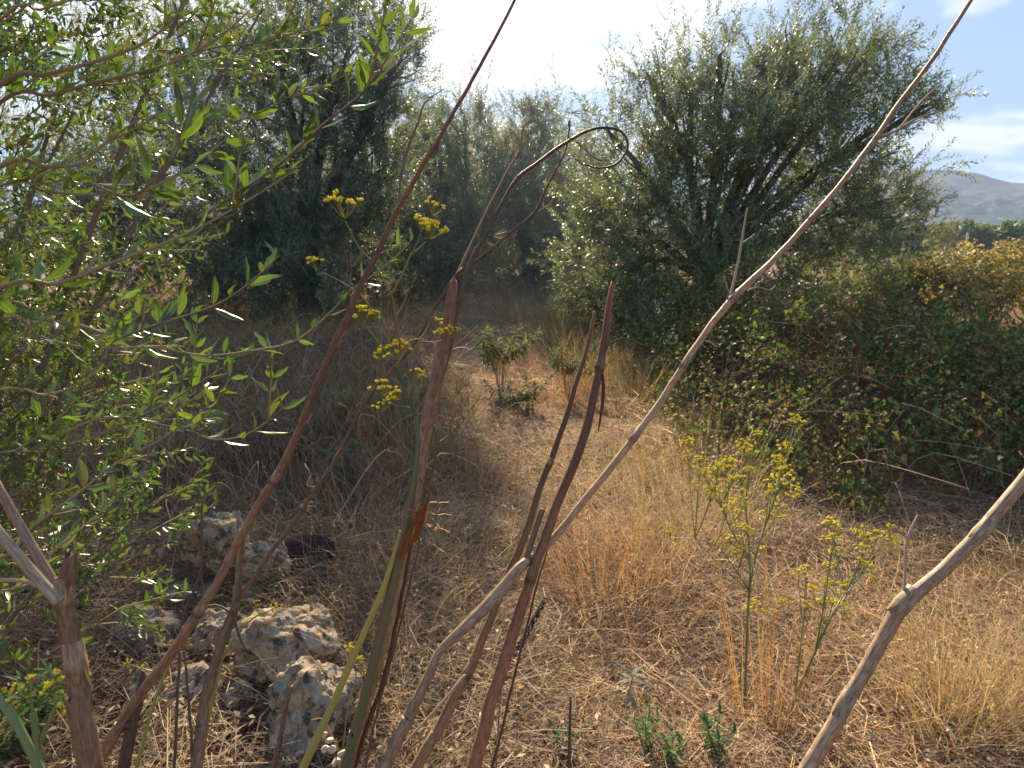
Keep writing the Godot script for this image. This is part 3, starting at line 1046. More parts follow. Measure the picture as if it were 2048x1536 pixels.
func near_shrub() -> void:
	rng.seed = 81
	var base := Vector3(-1.75, gh(-1.75, -1.9), -1.9)
	var t := thing("evergreen_shrub", "near evergreen shrub filling the left edge with small leathery leaves", "shrub", base)
	# [path with pixel widths, depth at start, depth at end]
	var branches := [
		[[[395, 437, 11], [475, 387, 11], [563, 325, 10], [650, 246, 8], [721, 189, 7], [773, 119, 5], [822, 40, 3]], 0.86, 0.80],
		[[[0, 575, 15], [114, 567, 14], [220, 527, 13], [316, 492, 12], [395, 457, 10], [480, 410, 8], [560, 360, 6], [603, 330, 3]], 0.80, 0.84],
		[[[0, 637, 9], [78, 672, 9], [172, 695, 8], [312, 695, 7], [410, 711, 7], [520, 699, 7], [594, 680, 7], [664, 621, 6], [700, 580, 3]], 0.84, 0.86],
		[[[0, 609, 13], [78, 637, 12], [164, 652, 11], [219, 668, 10], [266, 640, 9], [312, 602, 7], [356, 563, 4]], 0.92, 0.92],
		[[[190, 700, 8], [281, 660, 8], [406, 621, 8], [461, 594, 7], [508, 559, 7], [560, 510, 4]], 0.86, 0.84],
		[[[-20, 1120, 12], [50, 1066, 11], [148, 992, 10], [234, 926, 9], [320, 879, 7], [375, 844, 6], [412, 815, 3]], 0.78, 0.84],
		[[[300, 845, 5], [383, 863, 6], [422, 879, 6], [477, 875, 6], [523, 852, 5], [570, 812, 3]], 0.90, 0.90],
		[[[20, 1180, 9], [109, 1100, 8], [156, 1062, 7], [203, 1023, 6], [240, 985, 3]], 0.76, 0.78],
		[[[180, 880, 7], [300, 824, 7], [351, 797, 7], [398, 766, 6], [459, 728, 3]], 0.96, 0.98],
		[[[0, 334, 14], [90, 333, 13], [150, 330, 12], [185, 308, 10], [228, 272, 9], [300, 225, 5]], 0.95, 1.0],
		[[[130, 335, 9], [200, 375, 8], [270, 390, 8], [330, 330, 8], [365, 260, 6], [392, 170, 3]], 0.62, 0.60],
		[[[0, 170, 16], [90, 150, 15], [200, 120, 13], [280, 90, 11], [340, 45, 7], [380, -10, 4]], 0.95, 0.95],
		[[[0, 205, 13], [100, 190, 12], [190, 165, 12], [330, 130, 10], [430, 80, 8], [500, 20, 4]], 1.0, 1.0],
		[[[250, 232, 5], [360, 250, 5], [420, 248, 5], [480, 240, 5], [550, 210, 4], [622, 165, 2]], 1.05, 1.05],
		[[[0, 372, 8], [100, 385, 8], [200, 390, 7], [300, 392, 6], [390, 390, 4]], 1.1, 1.1],
		[[[340, 120, 6], [430, 95, 6], [520, 85, 5], [610, 60, 4], [680, 42, 2]], 1.1, 1.1],
		[[[0, 780, 8], [90, 790, 8], [170, 760, 7], [210, 710, 5], [230, 660, 3]], 0.9, 0.9],
		[[[0, 905, 8], [70, 900, 8], [160, 850, 7], [240, 835, 6], [330, 840, 4]], 0.95, 0.98],
		[[[0, 40, 9], [80, 20, 8], [160, -10, 6], [210, -60, 4]], 0.8, 0.8],
	]
	var count := 0
	var rest := {}
	for k in 6:
		rest[k] = [[], []]
	var bi := 0
	for b in branches:
		var ctrl := traced(b[0], b[1], b[2])
		if b[0][0][0] <= 30:
			var s0: Vector3 = ctrl[0][0]
			ctrl.push_front([s0 + Vector3(-0.35, -0.12, -0.25), ctrl[0][1] * 1.25])
			ctrl.push_front([Vector3(-1.6 + R(-0.1, 0.1), maxf(0.4, s0.y * 0.55), -1.7), ctrl[0][1] * 1.6])
		var cv := curve(ctrl, 0.012)
		var mb := MB.new()
		var cols := []
		for i in cv[0].size():
			var f: float = float(i) / cv[0].size()
			cols.append(Color(0.19, 0.15, 0.12).lerp(Color(0.28, 0.21, 0.12), f * f))
		mb.tube(cv[0], cv[1], 8, cols, 0.0, nz, Color(0.13, 0.09, 0.065))
		var br := part("branch", mb, M.twig, t)
		# leaves in opposite pairs, each pair at right angles to the last
		var run := 0.0
		var node := 0
		var gap := 0.024
		for i in range(1, cv[0].size()):
			run += (cv[0][i] - cv[0][i - 1]).length()
			if run < gap:
				continue
			run = 0.0
			gap = R(0.010, 0.018)
			var p: Vector3 = cv[0][i]
			var left: float = float(cv[0].size() - i) / cv[0].size()
			if p.z < -1.2 and p.x < -1.1:
				continue
			var tan_: Vector3 = (p - cv[0][i - 1]).normalized()
			var u := tan_.cross(Vector3.UP).normalized()
			var w := u.cross(tan_)
			node += 1
			for s in [-1.0, 1.0]:
				if rng.randf() < 0.14:
					continue
				var out: Vector3 = (u if node % 2 else w) * s
				var dir := (tan_ * R(0.5, 0.95) + out * R(0.75, 1.0) + Vector3.UP * R(0.15, 0.95) + rdir() * 0.18).normalized()
				var size := R(0.026, 0.043) * clampf(0.55 + left * 2.2, 0.55, 1.0)
				var bs := along(dir, R(0, TAU) if rng.randf() < 0.3 else R(-0.7, 0.7) + (PI if s < 0 else 0.0), size)
				var tr := Transform3D(bs, p + dir * size * 0.09)
				var k: int = [0, 1, 2, 2, 3, 3, 0, 4][rng.randi() % 8] if left > 0.25 else [2, 3, 3, 5, 0][rng.randi() % 5]
				if count < 299 and bi < 12:
					placed("leaf", shrub_leaf(k), M.leaf, br, tr)
					count += 1
				else:
					rest[k][0].append(tr)
					rest[k][1].append(vary(Color.WHITE, 0.15))
			# side shoots
			if rng.randf() < 0.10 and left < 0.8:
				var side := (tan_ * 0.9 + (u if rng.randf() < 0.5 else w) * (1.0 if rng.randf() < 0.5 else -1.0) * 0.8 + Vector3.UP * 0.5).normalized()
				var q := p
				var shoot := [p]
				for j in 5:
					q += side * R(0.014, 0.022)
					side = (side + Vector3.UP * 0.08).normalized()
					shoot.append(q)
					for s in [-1.0, 1.0]:
						var o2 := side.cross(rdir()).normalized()
						var d2: Vector3 = (side * 0.8 + o2 * s).normalized()
						var sz := R(0.02, 0.03)
						rest[3][0].append(Transform3D(along(d2, R(0, TAU), sz), q + d2 * sz * 0.09))
						rest[3][1].append(vary(Color.WHITE, 0.2))
				var sm := MB.new()
				sm.stick(shoot, 0.0016, 0.0009, Color(0.27, 0.21, 0.09), 5)
				part("shoot", sm, M.twig, br)
		bi += 1
	# the body of the shrub behind: boughs and many twigs
	rng.seed = 82
	var lobes := [[Vector3(-1.95, 1.65, -2.2), Vector3(1.0, 0.85, 0.75), 1500], [Vector3(-1.35, 2.35, -2.1), Vector3(0.95, 0.55, 0.7), 850], [Vector3(-1.75, 1.05, -2.0), Vector3(0.8, 0.5, 0.55), 600], [Vector3(-2.3, 2.2, -1.9), Vector3(0.9, 0.7, 0.8), 700], [Vector3(-1.35, 0.75, -1.75), Vector3(0.5, 0.32, 0.4), 220]]
	var boughs := 0
	for l in lobes:
		for i in 9:
			var tip: Vector3 = l[0] + rdir() * l[1] * 0.9
			var mb := MB.new()
			var s := base + Vector3(R(-0.15, 0.15), -0.03, R(-0.15, 0.15))
			var cv := curve([[s, 0.012], [s.lerp(tip, 0.5) + Vector3(-0.1, 0.1, 0) + rdir() * 0.1, 0.008], [tip, 0.003]], 0.06)
			var cols := []
			for q in cv[0].size():
				cols.append(Color(0.17, 0.13, 0.10))
			mb.tube(cv[0], cv[1], 6, cols)
			part("branch", mb, M.twig, t)
			boughs += 1
		for i in l[2]:
			var d := rdir()
			var p: Vector3 = l[0] + d * l[1] * pow(rng.randf(), 0.45)
			if nz.get_noise_3d(p.x * 220.0, p.y * 220.0, p.z * 220.0) < -0.2:
				continue
			var dir := (d * 0.5 + Vector3(0.6, 0.35, 0.25) + rdir() * 0.5).normalized()
			var q := p
			for j in 7:
				q += dir * R(0.016, 0.026)
				dir = (dir + Vector3.UP * 0.06 + rdir() * 0.08).normalized()
				for s in [-1.0, 1.0]:
					var o2 := dir.cross(rdir()).normalized()
					var d2: Vector3 = (dir * 0.7 + o2 * s + Vector3.UP * 0.2).normalized()
					var sz := R(0.024, 0.038)
					var k := rng.randi() % 6
					rest[k][0].append(Transform3D(along(d2, R(0, TAU), sz), q))
					rest[k][1].append(vary(Color.WHITE, 0.25))
			if i % 2 == 0:
				var st := MB.new()
				cache["twigs"] = cache.get("twigs", MB.new())
				(cache["twigs"] as MB).stick([p - dir * 0.06, p, q], 0.002, 0.001, Color(0.2, 0.15, 0.1))
	part("twigs", cache["twigs"], M.twig, t, "stuff")
	for k in 6:
		scatter("foliage", shrub_leaf(k), M.leaf, t, rest[k][0], rest[k][1], base)

# ---------------------------------------------------------------- rocks
func rock_mesh(seed_: int, size: Vector3, res: int) -> ArrayMesh:
	rng.seed = seed_
	var cuts := []
	for i in 15:
		cuts.append([rdir(), R(0.62, 0.92)])
	var mb := MB.new()
	var off := Vector3(R(-50, 50), R(-50, 50), R(-50, 50))
	for f in 6:
		var ax := f / 2
		var sg := 1.0 if f % 2 else -1.0
		var n := Vector3.ZERO
		n[ax] = sg
		var u := Vector3.ZERO
		u[(ax + 1) % 3] = 1.0
		var w := n.cross(u)
		var first := mb.v.size()
		for j in res + 1:
			for i in res + 1:
				var a := tan((float(i) / res - 0.5) * PI * 0.5)
				var b := tan((float(j) / res - 0.5) * PI * 0.5)
				var d := (n + u * a + w * b).normalized()
				var r := 1.05
				for c in cuts:
					var k: float = d.dot(c[0])
					if k > 0.05:
						r = minf(r, c[1] / k)
				var q := d * 100.0 + off
				r *= 1.0 + 0.20 * nz.get_noise_3dv(q * 0.9) + 0.12 * nz.get_noise_3dv(q * 2.4) + 0.05 * nz.get_noise_3dv(q * 6.0) + 0.022 * nz.get_noise_3dv(q * 13.0)
				mb.add(d * r * size * 0.5, Color.WHITE)
		for j in res:
			for i in res:
				var a := first + j * (res + 1) + i
				mb.quad(a, a + res + 1, a + res + 2, a + 1)
	return mb.mesh()

var rock_spots := []

func rocks() -> void:
	# centre x, base y, width, height in the photograph, then the label
	var list := [
		[605, 1525, 215, 200, "large lichened limestone block at the bottom of the rock pile, nearest of all"],
		[575, 1370, 235, 165, "broad pitted limestone rock above the nearest block"],
		[428, 1320, 125, 115, "rounded rough rock left of the broad pitted one"],
		[258, 1315, 150, 95, "low wedge shaped pale rock at the left of the pile"],
		[335, 1230, 110, 58, "flat rusty orange rock behind the wedge shaped one"],
		[425, 1165, 160, 165, "tall pale rock at the back of the rock pile"],
		[335, 1105, 85, 70, "black and white spotted rock left of the tall pale one"],
		[530, 1175, 110, 115, "dark spotted rock right of the tall pale one"],
		[268, 1425, 100, 80, "small brown rock beside the leaning stalks"],
		[375, 1440, 150, 90, "grey rock between the stalks at the bottom"],
		[478, 1430, 70, 70, "small square stone left of the nearest block"],
		[245, 1130, 65, 60, "small earthy stone behind the shrub's lowest leaves"],
		[185, 1120, 60, 52, "leftmost small stone behind the shrub's lowest leaves"],
		[480, 1210, 60, 45, "small flat stone in front of the dark spotted rock"],
		[405, 1215, 70, 40, "pale flat slab in front of the tall pale rock"],
		[196, 1470, 46, 40, "small pale stone beside the thick stalk at bottom left"],
		[1272, 1328, 22, 28, "small cream pebble on the straw near the path"],
		[1772, 1388, 36, 28, "small pale stone left of the right grass tuft"],
		[1655, 1445, 44, 30, "pale stone beside the slanting thick stalk"],
	]
	var k := 0
	for r in list:
		var g := G(r[0], r[1])
		var d := (g - EYE).dot(cb * Vector3(0, 0, -1))
		var w: float = r[2] / FP * d
		var h: float = r[3] / FP * d * 0.9
		var tall := h * 1.05
		g.z -= w * 0.32
		var t := thing("limestone_rock" if k < 16 else "stone", r[4], "rock", Vector3(g.x, gh(g.x, g.z), g.z), "rocks of the rubble pile" if k < 16 else "")
		rng.seed = 900 + k * 3
		var m := rock_mesh(900 + k, Vector3(w * 1.04, tall * 1.2, w * R(0.8, 1.05)), 26 if r[2] > 100 else 14)
		var o := MeshInstance3D.new()
		o.name = "boulder"
		o.mesh = m
		o.material_override = M.rock
		o.position = Vector3(0, tall * 0.26, 0)
		rock_spots.append([g, w])
		o.rotation = Vector3(R(-0.15, 0.15), R(0, TAU), R(-0.15, 0.15))
		t.add_child(o)
		k += 1
	# lesser stones half buried round the pile
	rng.seed = 980
	for i in 10:
		var g := G(R(170, 700), R(1090, 1520))
		var w := R(0.04, 0.10)
		var t := thing("half_buried_stone", "small half buried stone in the twig litter round the rock pile", "stone", Vector3(g.x, gh(g.x, g.z), g.z), "half buried stones round the rock pile")
		var save := rng.state
		var m := rock_mesh(990 + i, Vector3(w, w * 0.7, w), 9)
		rng.state = save
		var o := MeshInstance3D.new()
		o.name = "stone"
		o.mesh = m
		o.material_override = M.rock
		o.position = Vector3(0, w * 0.14, 0)
		o.rotation = Vector3(R(-0.3, 0.3), R(0, TAU), R(-0.3, 0.3))
		t.add_child(o)

# ---------------------------------------------------------------- litter and grass
var straw := [Color(0.46, 0.34, 0.20), Color(0.38, 0.26, 0.155), Color(0.28, 0.18, 0.11), Color(0.44, 0.33, 0.235), Color(0.40, 0.22, 0.10), Color(0.54, 0.43, 0.28)]

func litter_patch(seed_: int, n: int, rad: float, lying: float, tones: Array) -> ArrayMesh:
	rng.seed = seed_
	var mb := MB.new()
	for i in n:
		var a := R(0, TAU)
		var q := sqrt(rng.randf()) * rad
		var p := Vector3(cos(a) * q, R(0.002, 0.03), sin(a) * q)
		var h := R(0, TAU)
		var dir := Vector3(cos(h), R(-0.05, 0.35) * (1.0 - lying), sin(h)).normalized()
		var side := dir.cross(Vector3.UP).normalized()
		var len := R(0.03, 0.16) if rng.randf() < 0.8 else R(0.15, 0.30)
		var bend := side * R(-0.3, 0.3) * len
		var lift := R(-0.02, 0.10) * len
		var col := vary(tones[rng.randi() % tones.size()], 0.25)
		mb.ribbon([p, p + dir * len * 0.5 + bend * 0.5 + Vector3.UP * lift, p + dir * len + Vector3.UP * lift * 0.3], R(0.0015, 0.0042), (side + Vector3.UP * R(-0.6, 0.6)).normalized(), col, vary(col, 0.15), 0.5)
		if rng.randf() < 0.25:
			mb.flake(p + rdir() * 0.03 + Vector3.UP * 0.02, Vector3(cos(h * 3.0), R(0.0, 0.4), sin(h * 3.0)).normalized(), (Vector3.UP + rdir() * 0.5).normalized(), R(0.012, 0.03), R(0.006, 0.012), vary([Color(0.23, 0.14, 0.08), Color(0.33, 0.22, 0.13), Color(0.40, 0.30, 0.2)][i % 3], 0.3), R(-0.3, 0.3))
	return mb.mesh()

func grass_patch(seed_: int, n: int, rad: float, h0: float, h1: float, cols: Array, lean := 0.35, heads := 0.0, wid := 0.0022) -> MB:
	rng.seed = seed_
	var mb := MB.new()
	for i in n:
		var a := R(0, TAU)
		var q := sqrt(rng.randf()) * rad
		var p := Vector3(cos(a) * q, -0.01, sin(a) * q)
		var len := R(h0, h1)
		var out := Vector3(cos(a), 0, sin(a)) * (q / rad) * lean + Vector3(R(-1, 1), 0, R(-1, 1)) * lean * 0.5
		var dir := (Vector3.UP + out).normalized()
		var droop := out * len * R(0.1, 0.7) - Vector3.UP * len * R(0.0, 0.18)
		var pts := []
		for k in 5:
			var f := k / 4.0
			pts.append(p + dir * len * f + droop * f * f)
		var side := Vector3(R(-1, 1), 0, R(-1, 1)).normalized()
		var c: Color = vary(cols[rng.randi() % cols.size()], 0.22)
		mb.ribbon(pts, wid * R(0.6, 1.5), side, c, vary(c, 0.2), 0.25)
		if rng.randf() < heads:
			var e: Vector3 = pts[4]
			var td: Vector3 = (pts[4] - pts[3]).normalized()
			for k in 9:
				mb.flake(e - td * k * 0.011, (td + rdir() * 0.6).normalized(), rdir(), R(0.012, 0.022), 0.005, vary(c, 0.3), 0.0)
	return mb

func litter() -> void:
	var patches := []
	var dark := []
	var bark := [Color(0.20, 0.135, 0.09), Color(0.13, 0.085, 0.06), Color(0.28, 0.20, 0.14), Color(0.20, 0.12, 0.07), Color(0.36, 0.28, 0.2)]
	for k in 6:
		patches.append(litter_patch(300 + k, 100, 0.26, 0.2 if k % 2 else 0.75, straw))
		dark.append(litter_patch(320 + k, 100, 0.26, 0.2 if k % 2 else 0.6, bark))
	rng.seed = 310
	var where := []
	var left := []
	for i in 2300:
		var near := i < 1500
		var d := R(1.2, 5.2) if near else R(5.0, 14.0)
		var x := R(-0.85, 0.85) * d + R(-0.4, 0.4)
		if x > 1.4 and d > 4.6 and rng.randf() < 0.8:
			continue
		var yaw := Basis(Vector3.UP, R(0, TAU)).scaled(Vector3.ONE * R(0.8, 1.35) * (1.0 if near else 1.3))
		var mat := nz.get_noise_2d(x * 200.0 + 40.0, d * 200.0)
		if mat < -0.16:
			continue
		var t := Transform3D(yaw, Vector3(x, gh(x, -d) + maxf(mat, 0.0) * 0.05, -d))
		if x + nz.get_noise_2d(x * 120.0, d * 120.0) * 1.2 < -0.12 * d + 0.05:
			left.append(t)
		else:
			where.append(t)
	# litter blown against the rocks
	for q in rock_spots:
		for i in int(4 + q[1] * 30.0):
			var a := R(0, TAU)
			var x: float = q[0].x + cos(a) * q[1] * R(0.3, 0.62)
			var z: float = q[0].z + sin(a) * q[1] * R(0.3, 0.62)
			left.append(Transform3D(Basis(Vector3.UP, R(0, TAU)).scaled(Vector3.ONE * R(0.35, 0.6)), Vector3(x, gh(x, z) + R(0.0, 0.05), z)))
	var o := bake("dry_straw", patches, M.straw, self, where, 0.3)
	tag(o, "dry straw and leaf litter strewn over the path and the clearing", "straw", "", "stuff")
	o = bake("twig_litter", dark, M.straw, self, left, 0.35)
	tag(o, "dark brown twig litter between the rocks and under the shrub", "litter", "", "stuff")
	# taller shaggy grass and weeds towards the trees
	var weeds := []
	for k in 4:
		weeds.append(grass_patch(350 + k, 46, 0.22, 0.15, 0.5, [Color(0.30, 0.25, 0.12), Color(0.24, 0.22, 0.09), Color(0.36, 0.27, 0.14), Color(0.20, 0.15, 0.09)], 0.6, 0.15, 0.004).mesh())
	rng.seed = 355
	var tall := []
	for i in 1200:
		var d := 3.4 + pow(rng.randf(), 0.8) * 11.0
		var x := R(-0.62, 0.36) * d
		if rng.randf() < on_path(x, -d) * (1.0 if d < 9.0 else 0.6) or thicket_height(x, -d) > 0.15:
			continue
		if nz.get_noise_2d(x * 90.0, d * 90.0 + 300.0) < -0.05:
			continue
		tall.append(Transform3D(Basis(Vector3.UP, R(0, TAU)).scaled(Vector3.ONE * R(0.6, 1.3)), Vector3(x, gh(x, -d), -d)))
	o = bake("shaggy_grass", weeds, M.straw, self, tall, 0.35)
	tag(o, "taller shaggy grass and weeds towards the foot of the trees", "grass", "", "stuff")
	# low standing dry grass off the path
	var cols := [Color(0.40, 0.29, 0.15), Color(0.32, 0.22, 0.12), Color(0.25, 0.18, 0.10), Color(0.44, 0.36, 0.2), Color(0.22, 0.20, 0.09)]
	patches = []
	for k in 5:
		patches.append(grass_patch(330 + k, 40, 0.16, 0.06, 0.24, cols, 0.9).mesh())
	rng.seed = 340
	where = []
	for i in 2000:
		var d := 1.5 + pow(rng.randf(), 1.2) * 13.0
		var x := R(-0.8, 0.8) * d
		if rng.randf() < on_path(x, -d) * 0.93 or thicket_height(x, -d) > 0.15:
			continue
		if d < 3.0 and x < -0.3 and rng.randf() < 0.75:
			continue
		if nz.get_noise_2d(x * 150.0, d * 150.0) < -0.12:
			continue
		where.append(Transform3D(Basis(Vector3.UP, R(0, TAU)).scaled(Vector3.ONE * R(0.7, 1.4)), Vector3(x, gh(x, -d), -d)))
	o = bake("dry_grass", patches, M.straw, self, where, 0.35)
	tag(o, "low dry grass covering the ground beside the path", "grass", "", "stuff")

func tuft(label: String, at: Vector3, n: int, rad: float, h0: float, h1: float, cols: Array, seed_: int, heads := 0.15, lean := 0.35, group := "") -> void:
	var t := thing("dry_grass_tuft", label, "grass tuft", at, group)
	var mb := grass_patch(seed_, n, rad, h0, h1, cols, lean, heads, 0.0024)
	for i in mb.v.size():
		mb.v[i] += at
	part("blades", mb, M.straw, t, "stuff")

func tufts() -> void:
	var gold := [Color(0.44, 0.33, 0.17), Color(0.38, 0.27, 0.14), Color(0.48, 0.39, 0.23), Color(0.32, 0.27, 0.13)]
	var rust := [Color(0.42, 0.24, 0.10), Color(0.36, 0.19, 0.08), Color(0.44, 0.31, 0.16)]
	var pale := [Color(0.46, 0.40, 0.26), Color(0.40, 0.33, 0.2), Color(0.34, 0.31, 0.15)]
	tuft("big fine bladed golden grass tuft at the bottom right", G(1900, 1440), 420, 0.17, 0.2, 0.58, gold, 401, 0.2, 0.55)
	tuft("golden grass tuft half cut off by the right edge", G(2075, 1470), 300, 0.17, 0.2, 0.58, gold, 402, 0.2, 0.55)
	tuft("tall reddish gold grass tuft left of the yellow fennel", G(1215, 1180), 290, 0.24, 0.18, 0.55, rust, 403, 0.2, 0.4)
	tuft("golden grass tuft with feathery heads in front of the thicket", G(1330, 1110), 300, 0.27, 0.25, 0.7, gold, 404, 0.35, 0.5)
	tuft("pale grass tuft leaning over beside the thicket's left end", G(1420, 1060), 180, 0.27, 0.25, 0.7, pale, 405, 0.3, 0.55)
	tuft("short orange grass tuft in front of the reddish gold one", G(1260, 1260), 170, 0.22, 0.1, 0.34, rust, 406, 0.1, 0.5)
	tuft("pale bleached grass tuft behind the leaning brown stalks", G(1200, 960), 260, 0.3, 0.2, 0.5, pale, 407, 0.2, 0.6)
	tuft("greenish grass clump beside the path left of the brown stalks", G(930, 1130), 260, 0.3, 0.12, 0.34, [Color(0.2, 0.2, 0.08), Color(0.3, 0.26, 0.12), Color(0.36, 0.28, 0.16)], 408, 0.05, 0.7)
	tuft("sunlit yellow grass clump at the far end of the path", G(1150, 660), 420, 0.75, 0.2, 0.5, [Color(0.42, 0.40, 0.14), Color(0.36, 0.33, 0.12)], 409, 0.1, 0.4)
	tuft("sunlit straw coloured grass clump under the large olive", G(1255, 770), 380, 0.5, 0.2, 0.5, gold, 410, 0.1, 0.4)
	tuft("orange dry grass clump behind the grey green spurges", G(1110, 790), 300, 0.35, 0.3, 0.7, rust, 411, 0.2, 0.45)
	tuft("brown matted grass clump behind the rock pile", G(690, 1110), 330, 0.4, 0.15, 0.45, [Color(0.30, 0.22, 0.13), Color(0.36, 0.3, 0.2), Color(0.22, 0.15, 0.09)], 412, 0.05, 0.9)
	tuft("grey brown grass clump right of the nearest rock", G(830, 1420), 300, 0.35, 0.12, 0.4, [Color(0.30, 0.24, 0.16), Color(0.38, 0.31, 0.2), Color(0.2, 0.15, 0.1)], 413, 0.05, 0.95)
	tuft("dull brown grass clump left of the path's near end", G(760, 1250), 300, 0.38, 0.15, 0.42, [Color(0.30, 0.24, 0.16), Color(0.34, 0.26, 0.16), Color(0.22, 0.2, 0.1)], 414, 0.05, 0.9)
	tuft("reddish dry weed clump on the left side of the path", G(880, 1010), 300, 0.4, 0.15, 0.45, [Color(0.28, 0.12, 0.09), Color(0.24, 0.12, 0.09), Color(0.32, 0.2, 0.13)], 415, 0.05, 0.6)
	tuft("olive green grass clump under the tallest tree", G(760, 640), 400, 0.9, 0.2, 0.6, [Color(0.20, 0.19, 0.08), Color(0.3, 0.26, 0.12)], 416, 0.1, 0.4)
	tuft("dry stems rising between the two yellow fennel plants", G(1545, 1440), 70, 0.13, 0.3, 0.72, [Color(0.42, 0.2, 0.07), Color(0.4, 0.27, 0.12)], 417, 0.0, 0.16)
	tuft("thin brown grass tuft in the shade left of the thicket", G(1380, 960), 240, 0.3, 0.25, 0.6, [Color(0.28, 0.19, 0.11), Color(0.36, 0.25, 0.12)], 418, 0.2, 0.5)

# ---------------------------------------------------------------- dead brush between the shrub and the path
func brush() -> void:
	var spots := [
		[500, 850, 1.2, "tangle of dead grey bramble stems below the shrub's right branches"],
		[620, 760, 1.4, "brown dead brush behind the green fennel's left side"],
		[380, 960, 0.9, "dark dead stems behind the rock pile"],
		[720, 880, 0.8, "low tangle of arching dead stems left of the path"],
		[560, 1010, 0.7, "thin dead stems arching over the back of the rock pile"],
		[300, 760, 1.2, "dead brush in the shade under the left shrub"],
	]
	var k := 0
	for s in spots:
		rng.seed = 600 + k
		var c := G(s[0], s[1])
		var t := thing("dead_brush", s[3], "brush", c, "dead brush left of the path")
		for q in 3:
			var mb := MB.new()
			for i in 40:
				var a := R(0, TAU)
				var r: float = sqrt(rng.randf()) * s[2]
				var p := c + Vector3(cos(a) * r, 0, sin(a) * r * 0.8)
				p.y = gh(p.x, p.z)
				var h := R(0, TAU)
				var span: float = R(0.3, 0.9) * s[2]
				var e := p + Vector3(cos(h), 0, sin(h)) * span
				e.y = gh(e.x, e.z) + R(0.0, 0.35)
				var mid := p.lerp(e, R(0.35, 0.65)) + Vector3(R(-0.1, 0.1), R(0.12, 0.5), R(-0.1, 0.1))
				mb.stick(curve([[p, 0], [mid, 0], [e, 0]], 0.1)[0], R(0.002, 0.005), 0.0012, vary([Color(0.21, 0.145, 0.10), Color(0.13, 0.085, 0.06), Color(0.30, 0.22, 0.15)][q], 0.3))
			part("stems", mb, M.twig, t, "stuff")
		k += 1
	# fallen sticks
	var sticks := [
		[[[225, 1395, 9], [320, 1432, 9], [400, 1480, 10], [480, 1545, 10]], "pale straight stick lying over the rocks at bottom left"],
		[[[1130, 1155, 9], [1150, 1178, 9], [1170, 1200, 8]], "short pale stick lying on the straw by the path"],
		[[[800, 1310, 6], [850, 1370, 6], [900, 1430, 6]], "thin pale stick lying right of the nearest rock"],
		[[[1010, 1500, 5], [1100, 1490, 5], [1210, 1480, 4]], "long thin straw lying at the bottom centre"],
		[[[1440, 1600, 7], [1330, 1660, 7], [1230, 1520, 5]], "thin grey twig lying at the bottom edge"],
	]
	k = 0
	for s in sticks:
		var ctrl := []
		for q in s[0]:
			var g := G(q[0], q[1])
			var d := (g - EYE).length()
			ctrl.append([g + Vector3(0, 0.012 + (0.05 if k == 0 else 0.0), 0), q[2] * 0.5 / FP * d * 0.9])
		var cv := curve(ctrl, 0.03)
		var cols := []
		for i in cv[0].size():
			cols.append(Color(0.42, 0.35, 0.27))
		var mb := MB.new()
		mb.tube(cv[0], cv[1], 6, cols, 0.05)
		var t := thing("fallen_stick", s[1], "stick", ctrl[0][0])
		part("stick", mb, M.stalk, t)
		k += 1

# ---------------------------------------------------------------- small green plants
func herb(called: String, label: String, at: Vector3, h: float, n: int, leaf: Vector2, count: int, tones: Array, seed_: int, droop := 0.3, spread := 0.5, from := 0.45, group := "", stem := Color(0.22, 0.17, 0.1)) -> Node3D:
	rng.seed = seed_
	var t := thing(called, label, "plant", at, group)
	for i in n:
		var a := TAU * i / n + R(-0.5, 0.5)
		var out := Vector3(cos(a), 0, sin(a)) * spread * R(0.3, 1.0)
		var tall := h * R(0.7, 1.0)
		var tip := at + Vector3.UP * tall + out * tall
		var cv := curve([[at + out * 0.05 - Vector3.UP * 0.02, 0.0], [at + Vector3.UP * tall * 0.5 + out * tall * 0.3, 0.0], [tip, 0.0]], 0.03)
		var sm := MB.new()
		sm.stick(cv[0], 0.003 + h * 0.004, 0.002, vary(stem, 0.2), 5)
		var st := part("stem", sm, M.green_stem, t)
		var mb := MB.new()
		for j in count:
			var f := from + (1.0 - from) * j / count
			var p: Vector3 = cv[0][mini(int(f * cv[0].size()), cv[0].size() - 1)]
			var b := j * 2.4
			var dir := (Vector3(cos(b), lerpf(-droop, 0.9, pow(float(j) / count, 1.5)), sin(b)) + rdir() * 0.15).normalized()
			mb.leaf(p, dir, (Vector3.UP + rdir() * 0.3).normalized(), leaf.x * R(0.75, 1.15), leaf.y * R(0.8, 1.2), vary(tones[rng.randi() % tones.size()], 0.2), R(0.05, 0.35))
		part("leaves", mb, M.herb, st, "stuff")
	return t

